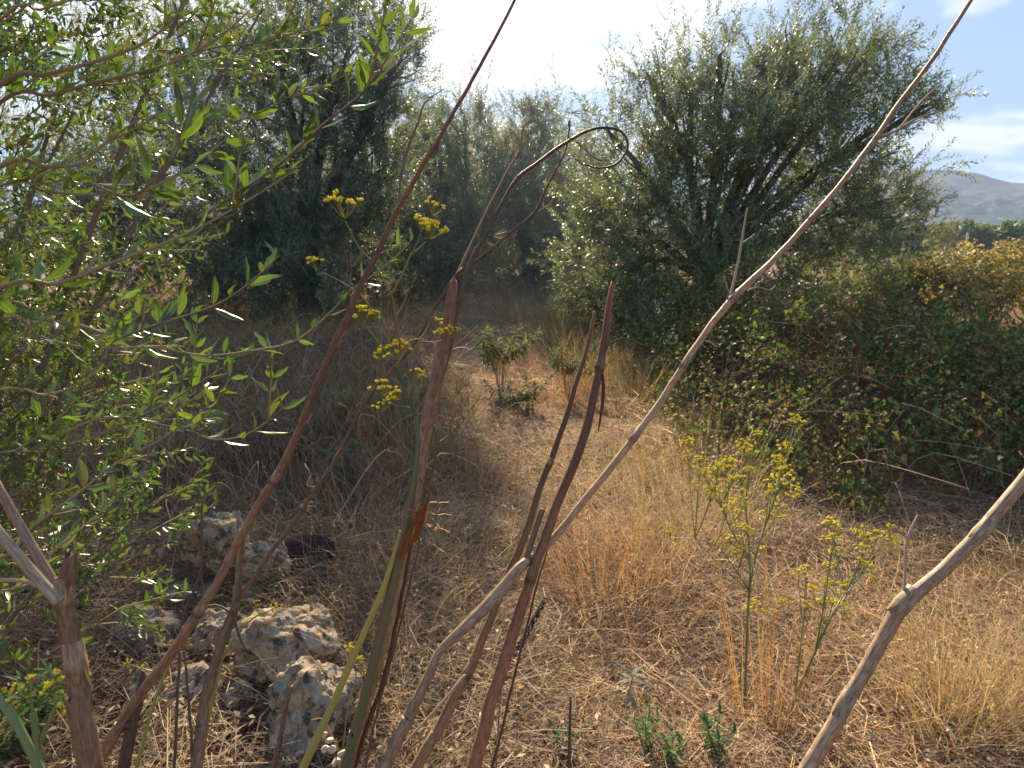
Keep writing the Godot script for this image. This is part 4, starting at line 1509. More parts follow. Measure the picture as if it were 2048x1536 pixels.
func herbs() -> void:
	var grey := [Color(0.065, 0.10, 0.05), Color(0.055, 0.09, 0.05), Color(0.09, 0.12, 0.05)]
	var g := "grey green spurges"
	herb("spurge_plant", "grey green spurge with drooping whorls in the middle of the clearing", G(1000, 785), 0.58, 9, Vector2(0.10, 0.018), 46, grey + [Color(0.24, 0.25, 0.08)], 701, 0.8, 0.85, 0.62, g)
	herb("spurge_plant", "grey green spurge right behind the two brown stalks", G(1135, 790), 0.45, 7, Vector2(0.09, 0.016), 42, grey, 702, 0.8, 0.95, 0.58, g)
	herb("spurge_plant", "small grey green spurge in front of the drooping one", G(1030, 835), 0.34, 6, Vector2(0.08, 0.015), 38, grey, 703, 0.7, 1.0, 0.5, g)
	herb("spurge_plant", "blue green spurge mound behind the rock pile", G(690, 985), 0.34, 10, Vector2(0.05, 0.008), 48, [Color(0.07, 0.12, 0.08), Color(0.09, 0.15, 0.10)], 704, 0.3, 0.8, 0.2, g)
	herb("spurge_plant", "spiky green spurge left of the green fennel stem", G(690, 870), 0.36, 8, Vector2(0.09, 0.010), 40, [Color(0.13, 0.17, 0.08), Color(0.16, 0.2, 0.11)], 705, 0.3, 0.6, 0.3, g)
	herb("spurge_plant", "spurge with long narrow leaves above the rocks", G(600, 920), 0.34, 8, Vector2(0.09, 0.010), 36, [Color(0.13, 0.17, 0.09), Color(0.18, 0.2, 0.12)], 706, 0.3, 0.8, 0.2, g)
	herb("spurge_plant", "pale spurge in the shade behind the left shrub's branch tips", G(520, 700), 0.75, 6, Vector2(0.09, 0.014), 44, grey, 707, 0.5, 0.35, 0.6, g)
	herb("spurge_plant", "bright green spurge whorl at the lower left corner", G(85, 1470), 0.24, 5, Vector2(0.06, 0.011), 34, [Color(0.07, 0.15, 0.05), Color(0.10, 0.19, 0.06)], 708, 0.5, 0.6, 0.3, g, Color(0.3, 0.1, 0.07))
	herb("spurge_plant", "second green spurge at the lower left corner, cut by the edge", G(20, 1545), 0.2, 5, Vector2(0.05, 0.01), 30, [Color(0.07, 0.14, 0.05)], 709, 0.5, 0.7, 0.3, g, Color(0.3, 0.1, 0.07))
	herb("spurge_plant", "silvery leaved seedling with hanging leaves at the bottom centre", G(1255, 1430), 0.16, 1, Vector2(0.075, 0.012), 14, [Color(0.2, 0.25, 0.2)], 710, 0.7, 0.1, 0.5)
	var wild := "small green weeds at the bottom"
	herb("green_weed", "bright green weed right of the silvery seedling", G(1290, 1530), 0.20, 4, Vector2(0.028, 0.008), 26, [Color(0.08, 0.15, 0.05), Color(0.13, 0.19, 0.06)], 711, 0.2, 0.3, 0.2, wild)
	herb("green_weed", "green weed at the bottom below the left yellow fennel", G(1425, 1530), 0.16, 5, Vector2(0.03, 0.009), 24, [Color(0.07, 0.13, 0.05)], 712, 0.2, 0.5, 0.2, wild)
	herb("green_weed", "low green weed at the bottom behind the brown stalks", G(1130, 1530), 0.14, 5, Vector2(0.026, 0.008), 22, [Color(0.07, 0.13, 0.06)], 713, 0.2, 0.6, 0.1, wild)
	herb("green_weed", "green weed at the bottom just left of the slanting thick stalk", G(1340, 1560), 0.15, 4, Vector2(0.03, 0.009), 22, [Color(0.08, 0.14, 0.05)], 714, 0.2, 0.5, 0.2, wild)
	# the white flowered one
	var at := G(1060, 830)
	var w := herb("white_flowered_plant", "low dark plant with tiny white flowers beside the path", at, 0.26, 7, Vector2(0.03, 0.012), 22, [Color(0.07, 0.10, 0.06)], 715, 0.2, 0.8, 0.2)
	var fl := MB.new()
	for i in 150:
		fl.flake(at + Vector3(R(-0.24, 0.24), R(0.12, 0.30), R(-0.15, 0.2)), rdir(), rdir(), R(0.008, 0.014), 0.009, Color(0.6, 0.62, 0.6))
	part("flowers", fl, M.flower, w, "stuff")

# ---------------------------------------------------------------- umbels
func umbel_meshes(kind: String, k: int) -> Array:
	var key := "%s%d" % [kind, k]
	if cache.has(key):
		return cache[key]
	rng.seed = 1200 + k * 7 + kind.length()
	var rays := MB.new()
	var dots := MB.new()
	var ray: Color = {"yellow": Color(0.30, 0.30, 0.06), "dry": Color(0.24, 0.18, 0.12)}[kind]
	var n: int = int(R(7, 13))
	for i in n:
		var a := TAU * i / n + R(-0.3, 0.3)
		var tilt := R(0.15, 1.05) if kind == "yellow" else R(0.1, 0.9)
		var d := Vector3(cos(a) * sin(tilt), cos(tilt), sin(a) * sin(tilt))
		var len := R(0.6, 1.0)
		var e := d * len + Vector3.UP * 0.12 * len
		rays.stick([Vector3.ZERO, d * len * 0.5, e], 0.022, 0.016, vary(ray, 0.2))
		for j in (12 if kind == "yellow" else 6):
			var b := j * 2.4
			var o := (d + Vector3(cos(b), 0.2, sin(b)) * R(0.3, 1.0)).normalized()
			var f := e + o * R(0.12, 0.24)
			rays.stick([e, f], 0.010, 0.008, vary(ray, 0.2))
			if kind == "yellow":
				dots.bead(f, R(0.048, 0.085), vary(Color(0.80, 0.70, 0.07), 0.18))
			elif rng.randf() < 0.6:
				dots.bead(f, R(0.014, 0.026), vary(Color(0.2, 0.14, 0.09), 0.3))
	cache[key] = [rays.mesh(), dots.mesh()]
	return cache[key]

func umbel(parent: Node3D, kind: String, p: Vector3, dir: Vector3, size: float) -> void:
	var k := rng.randi() % 5
	var save := rng.state
	var m := umbel_meshes(kind, k)
	rng.state = save
	var t := Transform3D(along(dir, R(0, TAU), size), p)
	var u := placed("umbel" if kind == "yellow" else "dry_umbel", m[0], M.flower if kind == "yellow" else M.twig, parent, t)
	var o := MeshInstance3D.new()
	o.name = "florets" if kind == "yellow" else "seeds"
	o.mesh = m[1]
	o.material_override = M.flower if kind == "yellow" else M.twig
	o.set_meta("kind", "stuff")
	u.add_child(o)

func right_fennel() -> void:
	rng.seed = 1300
	var left := [[1380, 893], [1374, 915], [1380, 930], [1399, 937], [1411, 953], [1397, 958], [1438, 940], [1431, 951], [1457, 935], [1452, 950], [1428, 972], [1424, 990], [1420, 1005], [1396, 984], [1452, 998], [1483, 995], [1490, 905], [1500, 918], [1496, 950], [1484, 965], [1461, 972], [1567, 907], [1570, 915], [1552, 930], [1558, 937], [1564, 955], [1545, 977], [1535, 990], [1540, 1010], [1556, 1025], [1575, 978], [1585, 995], [1583, 1003], [1462, 1017], [1487, 1020], [1452, 1033], [1480, 1042], [1530, 1045], [1550, 1045], [1585, 845], [1594, 860], [1518, 880], [1342, 1068], [1390, 1078], [1445, 1098], [1470, 1092], [1495, 1075], [1480, 1065], [1470, 1115], [1520, 1105], [1490, 1105], [1495, 1228], [1508, 1215], [1515, 1272]]
	var right := [[1663, 1057], [1672, 1070], [1655, 1090], [1670, 1095], [1675, 1112], [1710, 1075], [1730, 1072], [1752, 1080], [1780, 1075], [1808, 1095], [1783, 1100], [1735, 1092], [1725, 1110], [1658, 1143], [1612, 1148], [1600, 1165], [1650, 1175], [1690, 1180], [1625, 1192], [1668, 1190], [1680, 1210], [1650, 1215], [1620, 1225], [1565, 1212], [1540, 1235], [1650, 1247], [1690, 1230], [1720, 1140], [1740, 1145], [1742, 1163]]
	var plants := [
		["bushy yellow flowering fennel left of the two on the straw", left, [[[1490, 1425], [1492, 1320], [1497, 1200], [1500, 1120], [1492, 1000], [1505, 905], [1514, 858]], [[1497, 1200], [1512, 1110], [1545, 1010], [1572, 910], [1588, 850]], [[1500, 1120], [1462, 1060], [1430, 985], [1390, 930]], [[1497, 1180], [1430, 1090], [1340, 1075]], [[1478, 1420], [1482, 1330], [1490, 1250]]]],
		["lower yellow flowering fennel right of the two, leaning right", right, [[[1558, 1468], [1590, 1395], [1630, 1305], [1660, 1240], [1700, 1170], [1750, 1115], [1800, 1092]], [[1630, 1305], [1650, 1200], [1660, 1120], [1668, 1060]], [[1660, 1240], [1720, 1150], [1770, 1080]], [[1590, 1395], [1600, 1300], [1612, 1200], [1610, 1150]], [[1550, 1460], [1580, 1370], [1600, 1300]]]],
	]
	for pl in plants:
		var g := G(pl[2][0][0][0], pl[2][0][0][1])
		var t := thing("flowering_fennel", pl[0], "plant", g, "flowering fennels on the straw")
		var spine := []
		var si := 0
		for s in pl[2]:
			var ctrl := []
			for q in s:
				ctrl.append([Z(q[0], q[1], g.z + sin(q[0] * 0.05) * 0.06), 0.0])
			if si == 0:
				ctrl[0][0] = g - Vector3(0, 0.02, 0)
			var n := ctrl.size()
			for i in n:
				ctrl[i][1] = lerpf(0.005 if si == 0 else 0.0028, 0.0011, float(i) / (n - 1))
			var cv := curve(ctrl, 0.03)
			var cols := []
			for i in cv[0].size():
				cols.append(Color(0.12, 0.14, 0.065).lerp(Color(0.24, 0.24, 0.12), float(i) / cv[0].size()))
			var mb := MB.new()
			mb.tube(cv[0], cv[1], 7, cols)
			part("stem", mb, M.green_stem, t)
			spine.append_array(cv[0])
			si += 1
		var twigs := MB.new()
		for f in pl[1]:
			var p := Z(f[0] + R(-3, 3), f[1] + R(-3, 3), g.z + R(-0.16, 0.16))
			var best: Vector3 = spine[0]
			var score := 1e9
			for q in spine:
				var dy: float = p.y - q.y
				if dy < 0.03:
					continue
				var v: float = absf(p.x - q.x) * 1.3 + absf(dy - 0.12) + absf(p.z - q.z) * 0.3
				if v < score:
					score = v
					best = q
			var mid := best.lerp(p, 0.5) + Vector3(0, -0.01, 0)
			twigs.stick([best, mid, p], 0.0018, 0.001, vary(Color(0.2, 0.21, 0.08), 0.2), 4)
			umbel(t, "yellow", p, (Vector3.UP + (p - best).normalized() * 0.6 + rdir() * 0.2).normalized(), R(0.022, 0.036))
		part("branchlets", twigs, M.green_stem, t)

# ---------------------------------------------------------------- the stalks in front
func stalk(label: String, px: Array, d0: float, d1: float, ca: Color, cz: Color, spot: Color, root := true, nodes := [], called := "dead_fennel_stalk") -> Node3D:
	var ctrl := traced(px, d0, d1)
	if root:
		ctrl = rooted(ctrl)
	var base: Vector3 = ctrl[ctrl.size() - 1][0]
	var t := thing(called, label, "stalk", base, "dead fennel stalks in front")
	var cv := curve(ctrl, 0.008)
	var cols := []
	for i in cv[0].size():
		var f := clampf(float(i) / cv[0].size() * 1.4, 0, 1)
		cols.append(ca.lerp(cz, f))
	for i in cv[0].size():
		cv[0][i] += Vector3(nz.get_noise_1d(i * 4.0 + px[0][0]), nz.get_noise_1d(i * 4.0 + 500.0 + px[0][0]), 0) * 0.003
	var mb := MB.new()
	mb.tube(cv[0], cv[1], 14, cols, 0.055, nz, spot, true)
	part("stem", mb, M.stalk, t)
	# fibres that peel off, and dry scraps
	var fib := MB.new()
	for q in int(cv[0].size() / 16.0):
		var i := rng.randi_range(2, cv[0].size() - 6)
		var r: float = cv[1][i]
		var dir: Vector3 = (cv[0][i] - cv[0][i + 3]).normalized() * (1.0 if rng.randf() < 0.6 else -1.0)
		var out := dir.cross(rdir()).normalized()
		var p: Vector3 = cv[0][i] + out * r
		var len := R(0.008, 0.03)
		fib.ribbon([p, p + dir * len * 0.5 + out * len * 0.08, p + dir * len + out * len * R(0.1, 0.55)], r * R(0.12, 0.4), dir.cross(out), vary(cz, 0.3), vary(cz, 0.3), 0.3)
	part("peeling_fibres", fib, M.straw, t, "stuff")
	# swollen joints
	for q in nodes:
		var p := P(q[0], q[1], lerpf(d0, d1, q[2]))
		var best := 0
		var far := 1e9
		for i in cv[0].size():
			var dd: float = (cv[0][i] - p).length()
			if dd < far:
				far = dd
				best = i
		if best < 2 or best > cv[0].size() - 3:
			continue
		var r: float = cv[1][best]
		var dir: Vector3 = (cv[0][best - 2] - cv[0][best + 2]).normalized()
		var c: Vector3 = cv[0][best]
		var jb := MB.new()
		jb.tube([c - dir * r * 1.6, c - dir * r * 0.6, c, c + dir * r * 0.7, c + dir * r * 2.6], [r * 1.02, r * 1.1, r * 1.16, r * 1.09, r * 1.02], 14, [cz, spot, spot.lerp(cz, 0.5), cz, cz], 0.05, nz, spot)
		part("joint", jb, M.stalk, t)
	return t

func twig_on(t: Node3D, px: Array, d: float, col: Color, called := "branch", sides := 6, d1 := -1.0) -> Array:
	var ctrl := traced(px, d, d if d1 < 0.0 else d1)
	var cv := curve(ctrl, 0.008)
	var cols := []
	for i in cv[0].size():
		cols.append(col)
	var mb := MB.new()
	mb.tube(cv[0], cv[1], sides, cols, 0.0, nz, col.darkened(0.45))
	part(called, mb, M.stalk if sides > 9 else M.twig, t)
	return cv[0]

func stalks() -> void:
	rng.seed = 1500
	var tan_ := Color(0.40, 0.29, 0.19)
	var grey := Color(0.42, 0.33, 0.25)
	var red := Color(0.56, 0.25, 0.14)
	var dark := Color(0.13, 0.075, 0.045)
	var brown := Color(0.26, 0.15, 0.08)
	# long brown one from bottom left to the top
	var t := stalk("long reddish brown dead stalk rising from the lower left to the top edge", [[1042, -30, 9], [1000, 55, 10], [935, 175, 12], [865, 298, 14], [800, 415, 16], [745, 530, 19], [700, 625, 21], [655, 720, 22], [612, 820, 24], [560, 935, 26], [505, 1035, 26], [440, 1150, 28], [385, 1240, 30], [300, 1365, 33], [235, 1460, 36], [190, 1540, 38]], 0.80, 0.72, Color(0.34, 0.17, 0.10), Color(0.48, 0.32, 0.18), Color(0.18, 0.08, 0.045), true, [[548, 958, 0.6], [392, 1232, 0.8]])
	twig_on(t, [[800, 415, 8], [800, 370, 8], [815, 300, 8], [838, 240, 7], [850, 205, 5], [885, 180, 2]], 0.80, Color(0.14, 0.11, 0.09))
	twig_on(t, [[850, 205, 3], [862, 200, 2], [868, 190, 1.5]], 0.80, Color(0.14, 0.11, 0.09))
	# long thin pale one across the right half
	t = stalk("long pale dead stalk slanting across the right half to the top", [[1965, -28, 12], [1900, 65, 14], [1820, 180, 15], [1752, 277, 18], [1700, 345, 17], [1630, 425, 18], [1550, 512, 19], [1470, 598, 24], [1400, 688, 21], [1335, 785, 21], [1268, 873, 24], [1185, 975, 23], [1105, 1078, 25], [1050, 1128, 33]], 0.84, 0.78, Color(0.50, 0.36, 0.26), Color(0.60, 0.46, 0.31), Color(0.34, 0.21, 0.13), false, [[1268, 873, 0.75], [1752, 277, 0.2], [1470, 598, 0.5], [1620, 437, 0.38], [1370, 735, 0.66]])
	var up := twig_on(t, [[1752, 277, 9], [1790, 262, 8], [1832, 238, 7], [1880, 222, 5]], 0.83, grey)
	twig_on(t, [[1800, 255, 6], [1845, 200, 5], [1885, 165, 3]], 0.83, grey)
	twig_on(t, [[1456, 608, 10], [1466, 570, 9], [1478, 515, 8], [1488, 455, 7], [1495, 415, 5]], 0.81, Color(0.34, 0.27, 0.22))
	twig_on(t, [[1482, 488, 5], [1496, 478, 4], [1510, 468, 3]], 0.81, Color(0.34, 0.27, 0.22))
	twig_on(t, [[1460, 590, 4], [1452, 568, 3], [1449, 555, 2]], 0.81, Color(0.34, 0.27, 0.22))
	twig_on(t, [[1494, 582, 6], [1515, 574, 5], [1540, 580, 4], [1551, 570, 3]], 0.81, Color(0.34, 0.27, 0.22))
	twig_on(t, [[1508, 576, 3], [1512, 592, 2], [1508, 600, 2]], 0.81, Color(0.34, 0.27, 0.22))
	# its lower length: sheathed, kinked
	var low := curve(rooted(traced([[1062, 1118, 26], [1040, 1135, 36], [990, 1195, 42], [935, 1250, 38], [882, 1300, 26], [860, 1345, 30], [820, 1430, 40], [765, 1540, 46]], 0.78, 0.74)), 0.008)
	var cols := []
	for i in low[0].size():
		cols.append(Color(0.52, 0.40, 0.28))
	var mb := MB.new()
	mb.tube(low[0], low[1], 14, cols, 0.05, nz, Color(0.32, 0.20, 0.12), true)
	t.position = low[0][low[0].size() - 1]
	for c in t.get_children():
		c.position += Vector3(P(1050, 1128, 0.78)) - t.position
	part("sheathed_stem", mb, M.stalk, t)
	var stub := twig_on(t, [[1052, 1120, 22], [1064, 1080, 21], [1085, 1018, 20]], 0.78, Color(0.30, 0.22, 0.16), "broken_stub", 10)
	# thick one at the right edge
	t = stalk("thick pale dead stalk crossing the lower right corner", [[2110, 870, 40], [2040, 965, 41], [1930, 1090, 42], [1850, 1170, 43], [1808, 1212, 52], [1765, 1290, 45], [1700, 1400, 46], [1600, 1560, 50]], 0.60, 0.60, Color(0.62, 0.49, 0.35), Color(0.60, 0.47, 0.33), Color(0.42, 0.31, 0.21), true, [[1808, 1212, 0.55], [1960, 1056, 0.3], [1690, 1416, 0.8]])
	twig_on(t, [[1806, 1205, 12], [1810, 1150, 9], [1812, 1090, 9], [1822, 1060, 9], [1836, 1030, 7]], 0.60, Color(0.36, 0.26, 0.19))
	twig_on(t, [[1814, 1085, 6], [1812, 1065, 4], [1813, 1050, 3]], 0.60, Color(0.36, 0.26, 0.19))
	# the two brown broken ones in the middle
	t = stalk("red brown broken stalk, taller of the two in the middle, with a curled twig", [[1230, 566, 16], [1216, 640, 22], [1200, 735, 27], [1178, 830, 28], [1140, 945, 29], [1098, 1060, 31], [1060, 1155, 33], [1025, 1270, 37], [985, 1400, 42], [945, 1545, 46]], 0.80, 0.76, red, Color(0.33, 0.20, 0.10), dark, true, [[1200, 735, 0.2], [1062, 1150, 0.65]])
	twig_on(t, [[1198, 735, 9], [1206, 706, 8], [1222, 686, 8], [1245, 677, 7], [1265, 682, 8], [1276, 687, 9], [1291, 691, 2]], 0.79, Color(0.10, 0.065, 0.045), "curled_twig")
	twig_on(t, [[1204, 742, 9], [1207, 775, 13], [1204, 815, 12], [1196, 864, 3]], 0.79, Color(0.13, 0.06, 0.04), "withered_leaf")
	twig_on(t, [[1200, 735, 4], [1200, 715, 3], [1202, 702, 2]], 0.79, Color(0.2, 0.13, 0.1))
	t = stalk("olive brown broken stalk left of the red brown one", [[1193, 622, 10], [1172, 712, 14], [1145, 800, 17], [1108, 905, 20], [1070, 1000, 22], [1035, 1105, 24], [990, 1220, 26], [950, 1310, 28], [918, 1375, 33], [870, 1470, 36], [830, 1545, 38]], 0.84, 0.78, Color(0.42, 0.28, 0.16), Color(0.50, 0.33, 0.18), dark, true, [[1098, 932, 0.35], [935, 1345, 0.8]])
	twig_on(t, [[930, 1350, 10], [880, 1410, 9], [820, 1475, 8], [800, 1500, 7]], 0.78, tan_)
	# a dark bristly seed spike beside them
	var spike := P(1085, 1200, 0.86)
	var foot := P(1000, 1400, 0.86)
	var ft := Vector3(foot.x - 0.05, gh(foot.x - 0.05, foot.z), foot.z)
	t = thing("plantain_spike", "dark bristly seed spike behind the red brown stalk", "seed head", ft)
	mb = MB.new()
	mb.stick(curve([[ft, 0], [foot, 0], [P(1030, 1310, 0.86), 0], [spike, 0]], 0.03)[0], 0.0018, 0.001, Color(0.2, 0.15, 0.1), 5)
	part("stem", mb, M.twig, t)
	mb = MB.new()
	for i in 260:
		var f := rng.randf()
		var p := P(1030, 1310, 0.86).lerp(P(1092, 1198, 0.86), f) + rdir() * 0.0035 * (1.2 - 0.5 * f)
		mb.bead(p, R(0.0009, 0.0016), vary(Color(0.06, 0.04, 0.035) if rng.randf() < 0.8 else Color(0.3, 0.25, 0.22), 0.3))
	part("seed_head", mb, M.twig, t, "stuff")
	# thick one at lower left with forked top
	t = stalk("thick tan dead stalk at the lower left, broken off at a fork", [[142, 1112, 40], [136, 1160, 52], [128, 1205, 58], [140, 1290, 62], [150, 1370, 66], [165, 1450, 70], [185, 1550, 76]], 0.46, 0.46, Color(0.30, 0.18, 0.10), Color(0.56, 0.41, 0.25), Color(0.34, 0.20, 0.11), true, [[130, 1205, 0.3], [148, 1335, 0.5]])
	twig_on(t, [[128, 1200, 36], [92, 1140, 32], [45, 1060, 31], [-15, 955, 30], [-70, 850, 28]], 0.46, Color(0.52, 0.39, 0.29), "branch", 12)
	twig_on(t, [[118, 1205, 40], [70, 1150, 36], [10, 1080, 34], [-60, 990, 32]], 0.44, Color(0.60, 0.48, 0.34), "branch", 12)
	twig_on(t, [[110, 1190, 16], [60, 1165, 14], [0, 1160, 12], [-50, 1165, 10]], 0.45, Color(0.34, 0.25, 0.17), "branch", 8)
	# dark stub and the forked stem beside it
	stalk("dark brown broken stub at the bottom left", [[287, 1340, 14], [278, 1390, 32], [262, 1460, 36], [245, 1545, 38]], 0.74, 0.72, Color(0.16, 0.08, 0.045), Color(0.22, 0.12, 0.07), dark)
	t = stalk("brown broken stalk with a pale top left of the nearest rock", [[489, 1050, 17], [478, 1120, 21], [466, 1225, 24], [440, 1290, 27], [418, 1370, 30], [405, 1450, 34], [390, 1545, 38]], 0.86, 0.80, Color(0.40, 0.28, 0.17), Color(0.28, 0.18, 0.10), dark, true, [[468, 1228, 0.4]])
	twig_on(t, [[466, 1228, 10], [482, 1280, 9], [494, 1300, 8]], 0.84, Color(0.12, 0.08, 0.06))
	twig_on(t, [[466, 1228, 9], [430, 1210, 7], [380, 1225, 5]], 0.84, Color(0.14, 0.1, 0.07))
	# thin one whose umbel curls over
	t = stalk("thin dead stalk with a curled empty umbel above the rocks", [[406, 1010, 7], [404, 1070, 8], [402, 1140, 9], [385, 1185, 9], [365, 1235, 9], [358, 1300, 9], [345, 1545, 10]], 0.90, 0.84, Color(0.22, 0.15, 0.10), Color(0.28, 0.2, 0.13), dark)
	for q in [[[406, 1010, 4], [400, 985, 6], [396, 970, 2]], [[406, 1010, 3], [412, 980, 3], [436, 965, 3], [462, 980, 3], [466, 1005, 2]], [[406, 1010, 3], [416, 990, 3], [440, 985, 2], [448, 966, 2]], [[406, 1010, 3], [420, 1000, 2], [446, 966, 2]]]:
		twig_on(t, q, 0.90, Color(0.2, 0.14, 0.09), "ray", 5)
	# hollow split one in the centre
	t = stalk("broad split dead stalk standing in the centre beside the green fennel", [[907, 562, 20], [903, 590, 34], [892, 650, 42], [880, 730, 46], [866, 800, 46], [850, 880, 42], [836, 960, 34], [822, 1040, 24], [800, 1150, 22], [770, 1290, 22], [730, 1430, 24], [700, 1545, 26]], 0.83, 0.80, Color(0.30, 0.17, 0.095), Color(0.44, 0.28, 0.15), Color(0.54, 0.42, 0.27), true)
	# curled-over one behind it with its branches
	t = stalk("tall thin dead stalk whose tip curls over in a loop", [[1155, 322, 4], [1175, 330, 5], [1205, 333, 6], [1235, 326, 8], [1254, 306, 8], [1258, 285, 8], [1245, 263, 8], [1215, 255, 9], [1175, 262, 10], [1125, 290, 11], [1085, 320, 12], [1040, 352, 13], [1005, 400, 12], [975, 455, 13], [945, 520, 15], [922, 590, 16], [905, 660, 18], [885, 740, 19], [862, 830, 20], [838, 930, 20], [815, 1040, 18], [790, 1160, 18], [745, 1330, 20], [705, 1545, 22]], 0.88, 0.83, Color(0.16, 0.12, 0.10), Color(0.30, 0.18, 0.10), dark, true, [[1040, 352, 0.5]])
	twig_on(t, [[1050, 342, 6], [1055, 328, 6], [1072, 324, 6], [1078, 325, 5]], 0.87, Color(0.17, 0.12, 0.1))
	twig_on(t, [[1205, 322, 8], [1190, 316, 5], [1168, 298, 4], [1150, 282, 4], [1162, 290, 4], [1160, 305, 3], [1156, 322, 3]], 0.88, Color(0.17, 0.12, 0.1))
	# its twin stem on the left, with two small dry umbels
	var a := twig_on(t, [[905, 568, 10], [935, 505, 10], [970, 430, 9], [998, 375, 8], [1016, 340, 7], [1030, 318, 6], [1042, 295, 5], [1046, 255, 4], [1055, 245, 4], [1066, 230, 3]], 0.87, Color(0.24, 0.17, 0.12))
	for q in [[1068, 228], [1048, 232], [1035, 318], [1022, 314], [1120, 370], [1180, 312], [1010, 290]]:
		umbel(t, "dry", P(q[0], q[1], 0.87), rdir() * 0.5 + Vector3.UP, 0.017)
	# the long thin side stem running down to the left
	t = stalk("long thin wiry dead stem crossing from the loop down to the lower left", [[1140, 240, 3], [1137, 262, 5], [1134, 295, 5], [1118, 330, 6], [1095, 375, 8], [1075, 420, 9], [1030, 460, 10], [970, 510, 10], [920, 545, 12], [880, 600, 12], [835, 672, 12], [790, 730, 12], [735, 800, 11], [690, 880, 11], [645, 955, 12], [605, 1015, 13], [560, 1080, 14], [520, 1140, 15], [480, 1195, 16], [450, 1260, 18], [425, 1340, 20], [405, 1420, 22], [388, 1545, 24]], 0.87, 0.84, Color(0.22, 0.15, 0.11), Color(0.32, 0.21, 0.13), dark, true, [[606, 1012, 0.7], [920, 545, 0.36]])
	twig_on(t, [[1072, 424, 5], [1092, 415, 5], [1108, 398, 4], [1112, 385, 4], [1116, 372, 2]], 0.87, Color(0.24, 0.15, 0.1))
	twig_on(t, [[1072, 424, 4], [1088, 422, 4], [1105, 408, 3]], 0.87, Color(0.24, 0.15, 0.1))
	twig_on(t, [[1140, 262, 5], [1137, 245, 6], [1143, 236, 2]], 0.87, Color(0.15, 0.1, 0.08))
	twig_on(t, [[1118, 330, 4], [1140, 318, 4], [1150, 312, 3]], 0.87, Color(0.17, 0.12, 0.1))
	twig_on(t, [[1118, 330, 4], [1118, 305, 4], [1116, 290, 2]], 0.87, Color(0.17, 0.12, 0.1))
	twig_on(t, [[745, 785, 6], [758, 745, 6], [762, 728, 5], [775, 725, 3]], 0.86, Color(0.17, 0.11, 0.08))
	for q in [[972, 482], [985, 472], [1142, 226], [600, 1010], [622, 985], [612, 970]]:
		umbel(t, "dry", P(q[0], q[1], 0.86), rdir() + Vector3(0.3, 0.5, 0), 0.016)
	# small dry umbels standing on thin stems to the right of the centre
	t = stalk("thin dry stem with skeleton umbels right of the split stalk", [[922, 790, 2], [920, 830, 4], [925, 842, 5], [890, 878, 7], [876, 890, 7], [868, 930, 6], [852, 985, 6], [840, 1060, 6], [820, 1160, 7], [790, 1290, 8], [755, 1420, 8], [730, 1545, 9]], 0.86, 0.82, Color(0.34, 0.24, 0.12), Color(0.3, 0.2, 0.12), dark)
	for q in [[916, 788], [925, 800], [905, 840], [885, 850], [876, 860], [935, 775]]:
		umbel(t, "dry", P(q[0], q[1], 0.86), Vector3(R(-0.4, 0.6), 1, 0), 0.018)
	twig_on(t, [[900, 700, 6], [925, 680, 5], [948, 660, 6], [957, 652, 4]], 0.85, Color(0.2, 0.12, 0.08))
	twig_on(t, [[830, 950, 9], [845, 970, 8], [860, 992, 8]], 0.84, Color(0.14, 0.07, 0.04))
	# stubs at the bottom
	stalk("short brown stub standing in front of the nearest rock", [[580, 1372, 14], [572, 1420, 16], [560, 1480, 17], [545, 1545, 18]], 0.92, 0.90, Color(0.34, 0.24, 0.16), Color(0.28, 0.19, 0.12), dark)
	stalk("thin dark stub at the bottom centre among the weeds", [[1140, 1395, 7], [1141, 1450, 9], [1142, 1545, 10]], 1.1, 1.08, Color(0.2, 0.1, 0.06), Color(0.12, 0.07, 0.05), dark)
	stalk("thin dark stem beside the brown stub at the bottom left", [[370, 1300, 6], [378, 1380, 8], [382, 1450, 8], [385, 1545, 9]], 0.95, 0.92, Color(0.2, 0.13, 0.09), Color(0.2, 0.12, 0.08), dark)
	stalk("slender orange edged stem in front of the olive brown stalk", [[1100, 1080, 5], [1068, 1190, 7], [1045, 1290, 8], [1020, 1400, 9], [985, 1545, 10]], 0.80, 0.78, Color(0.42, 0.22, 0.09), Color(0.36, 0.22, 0.1), dark)

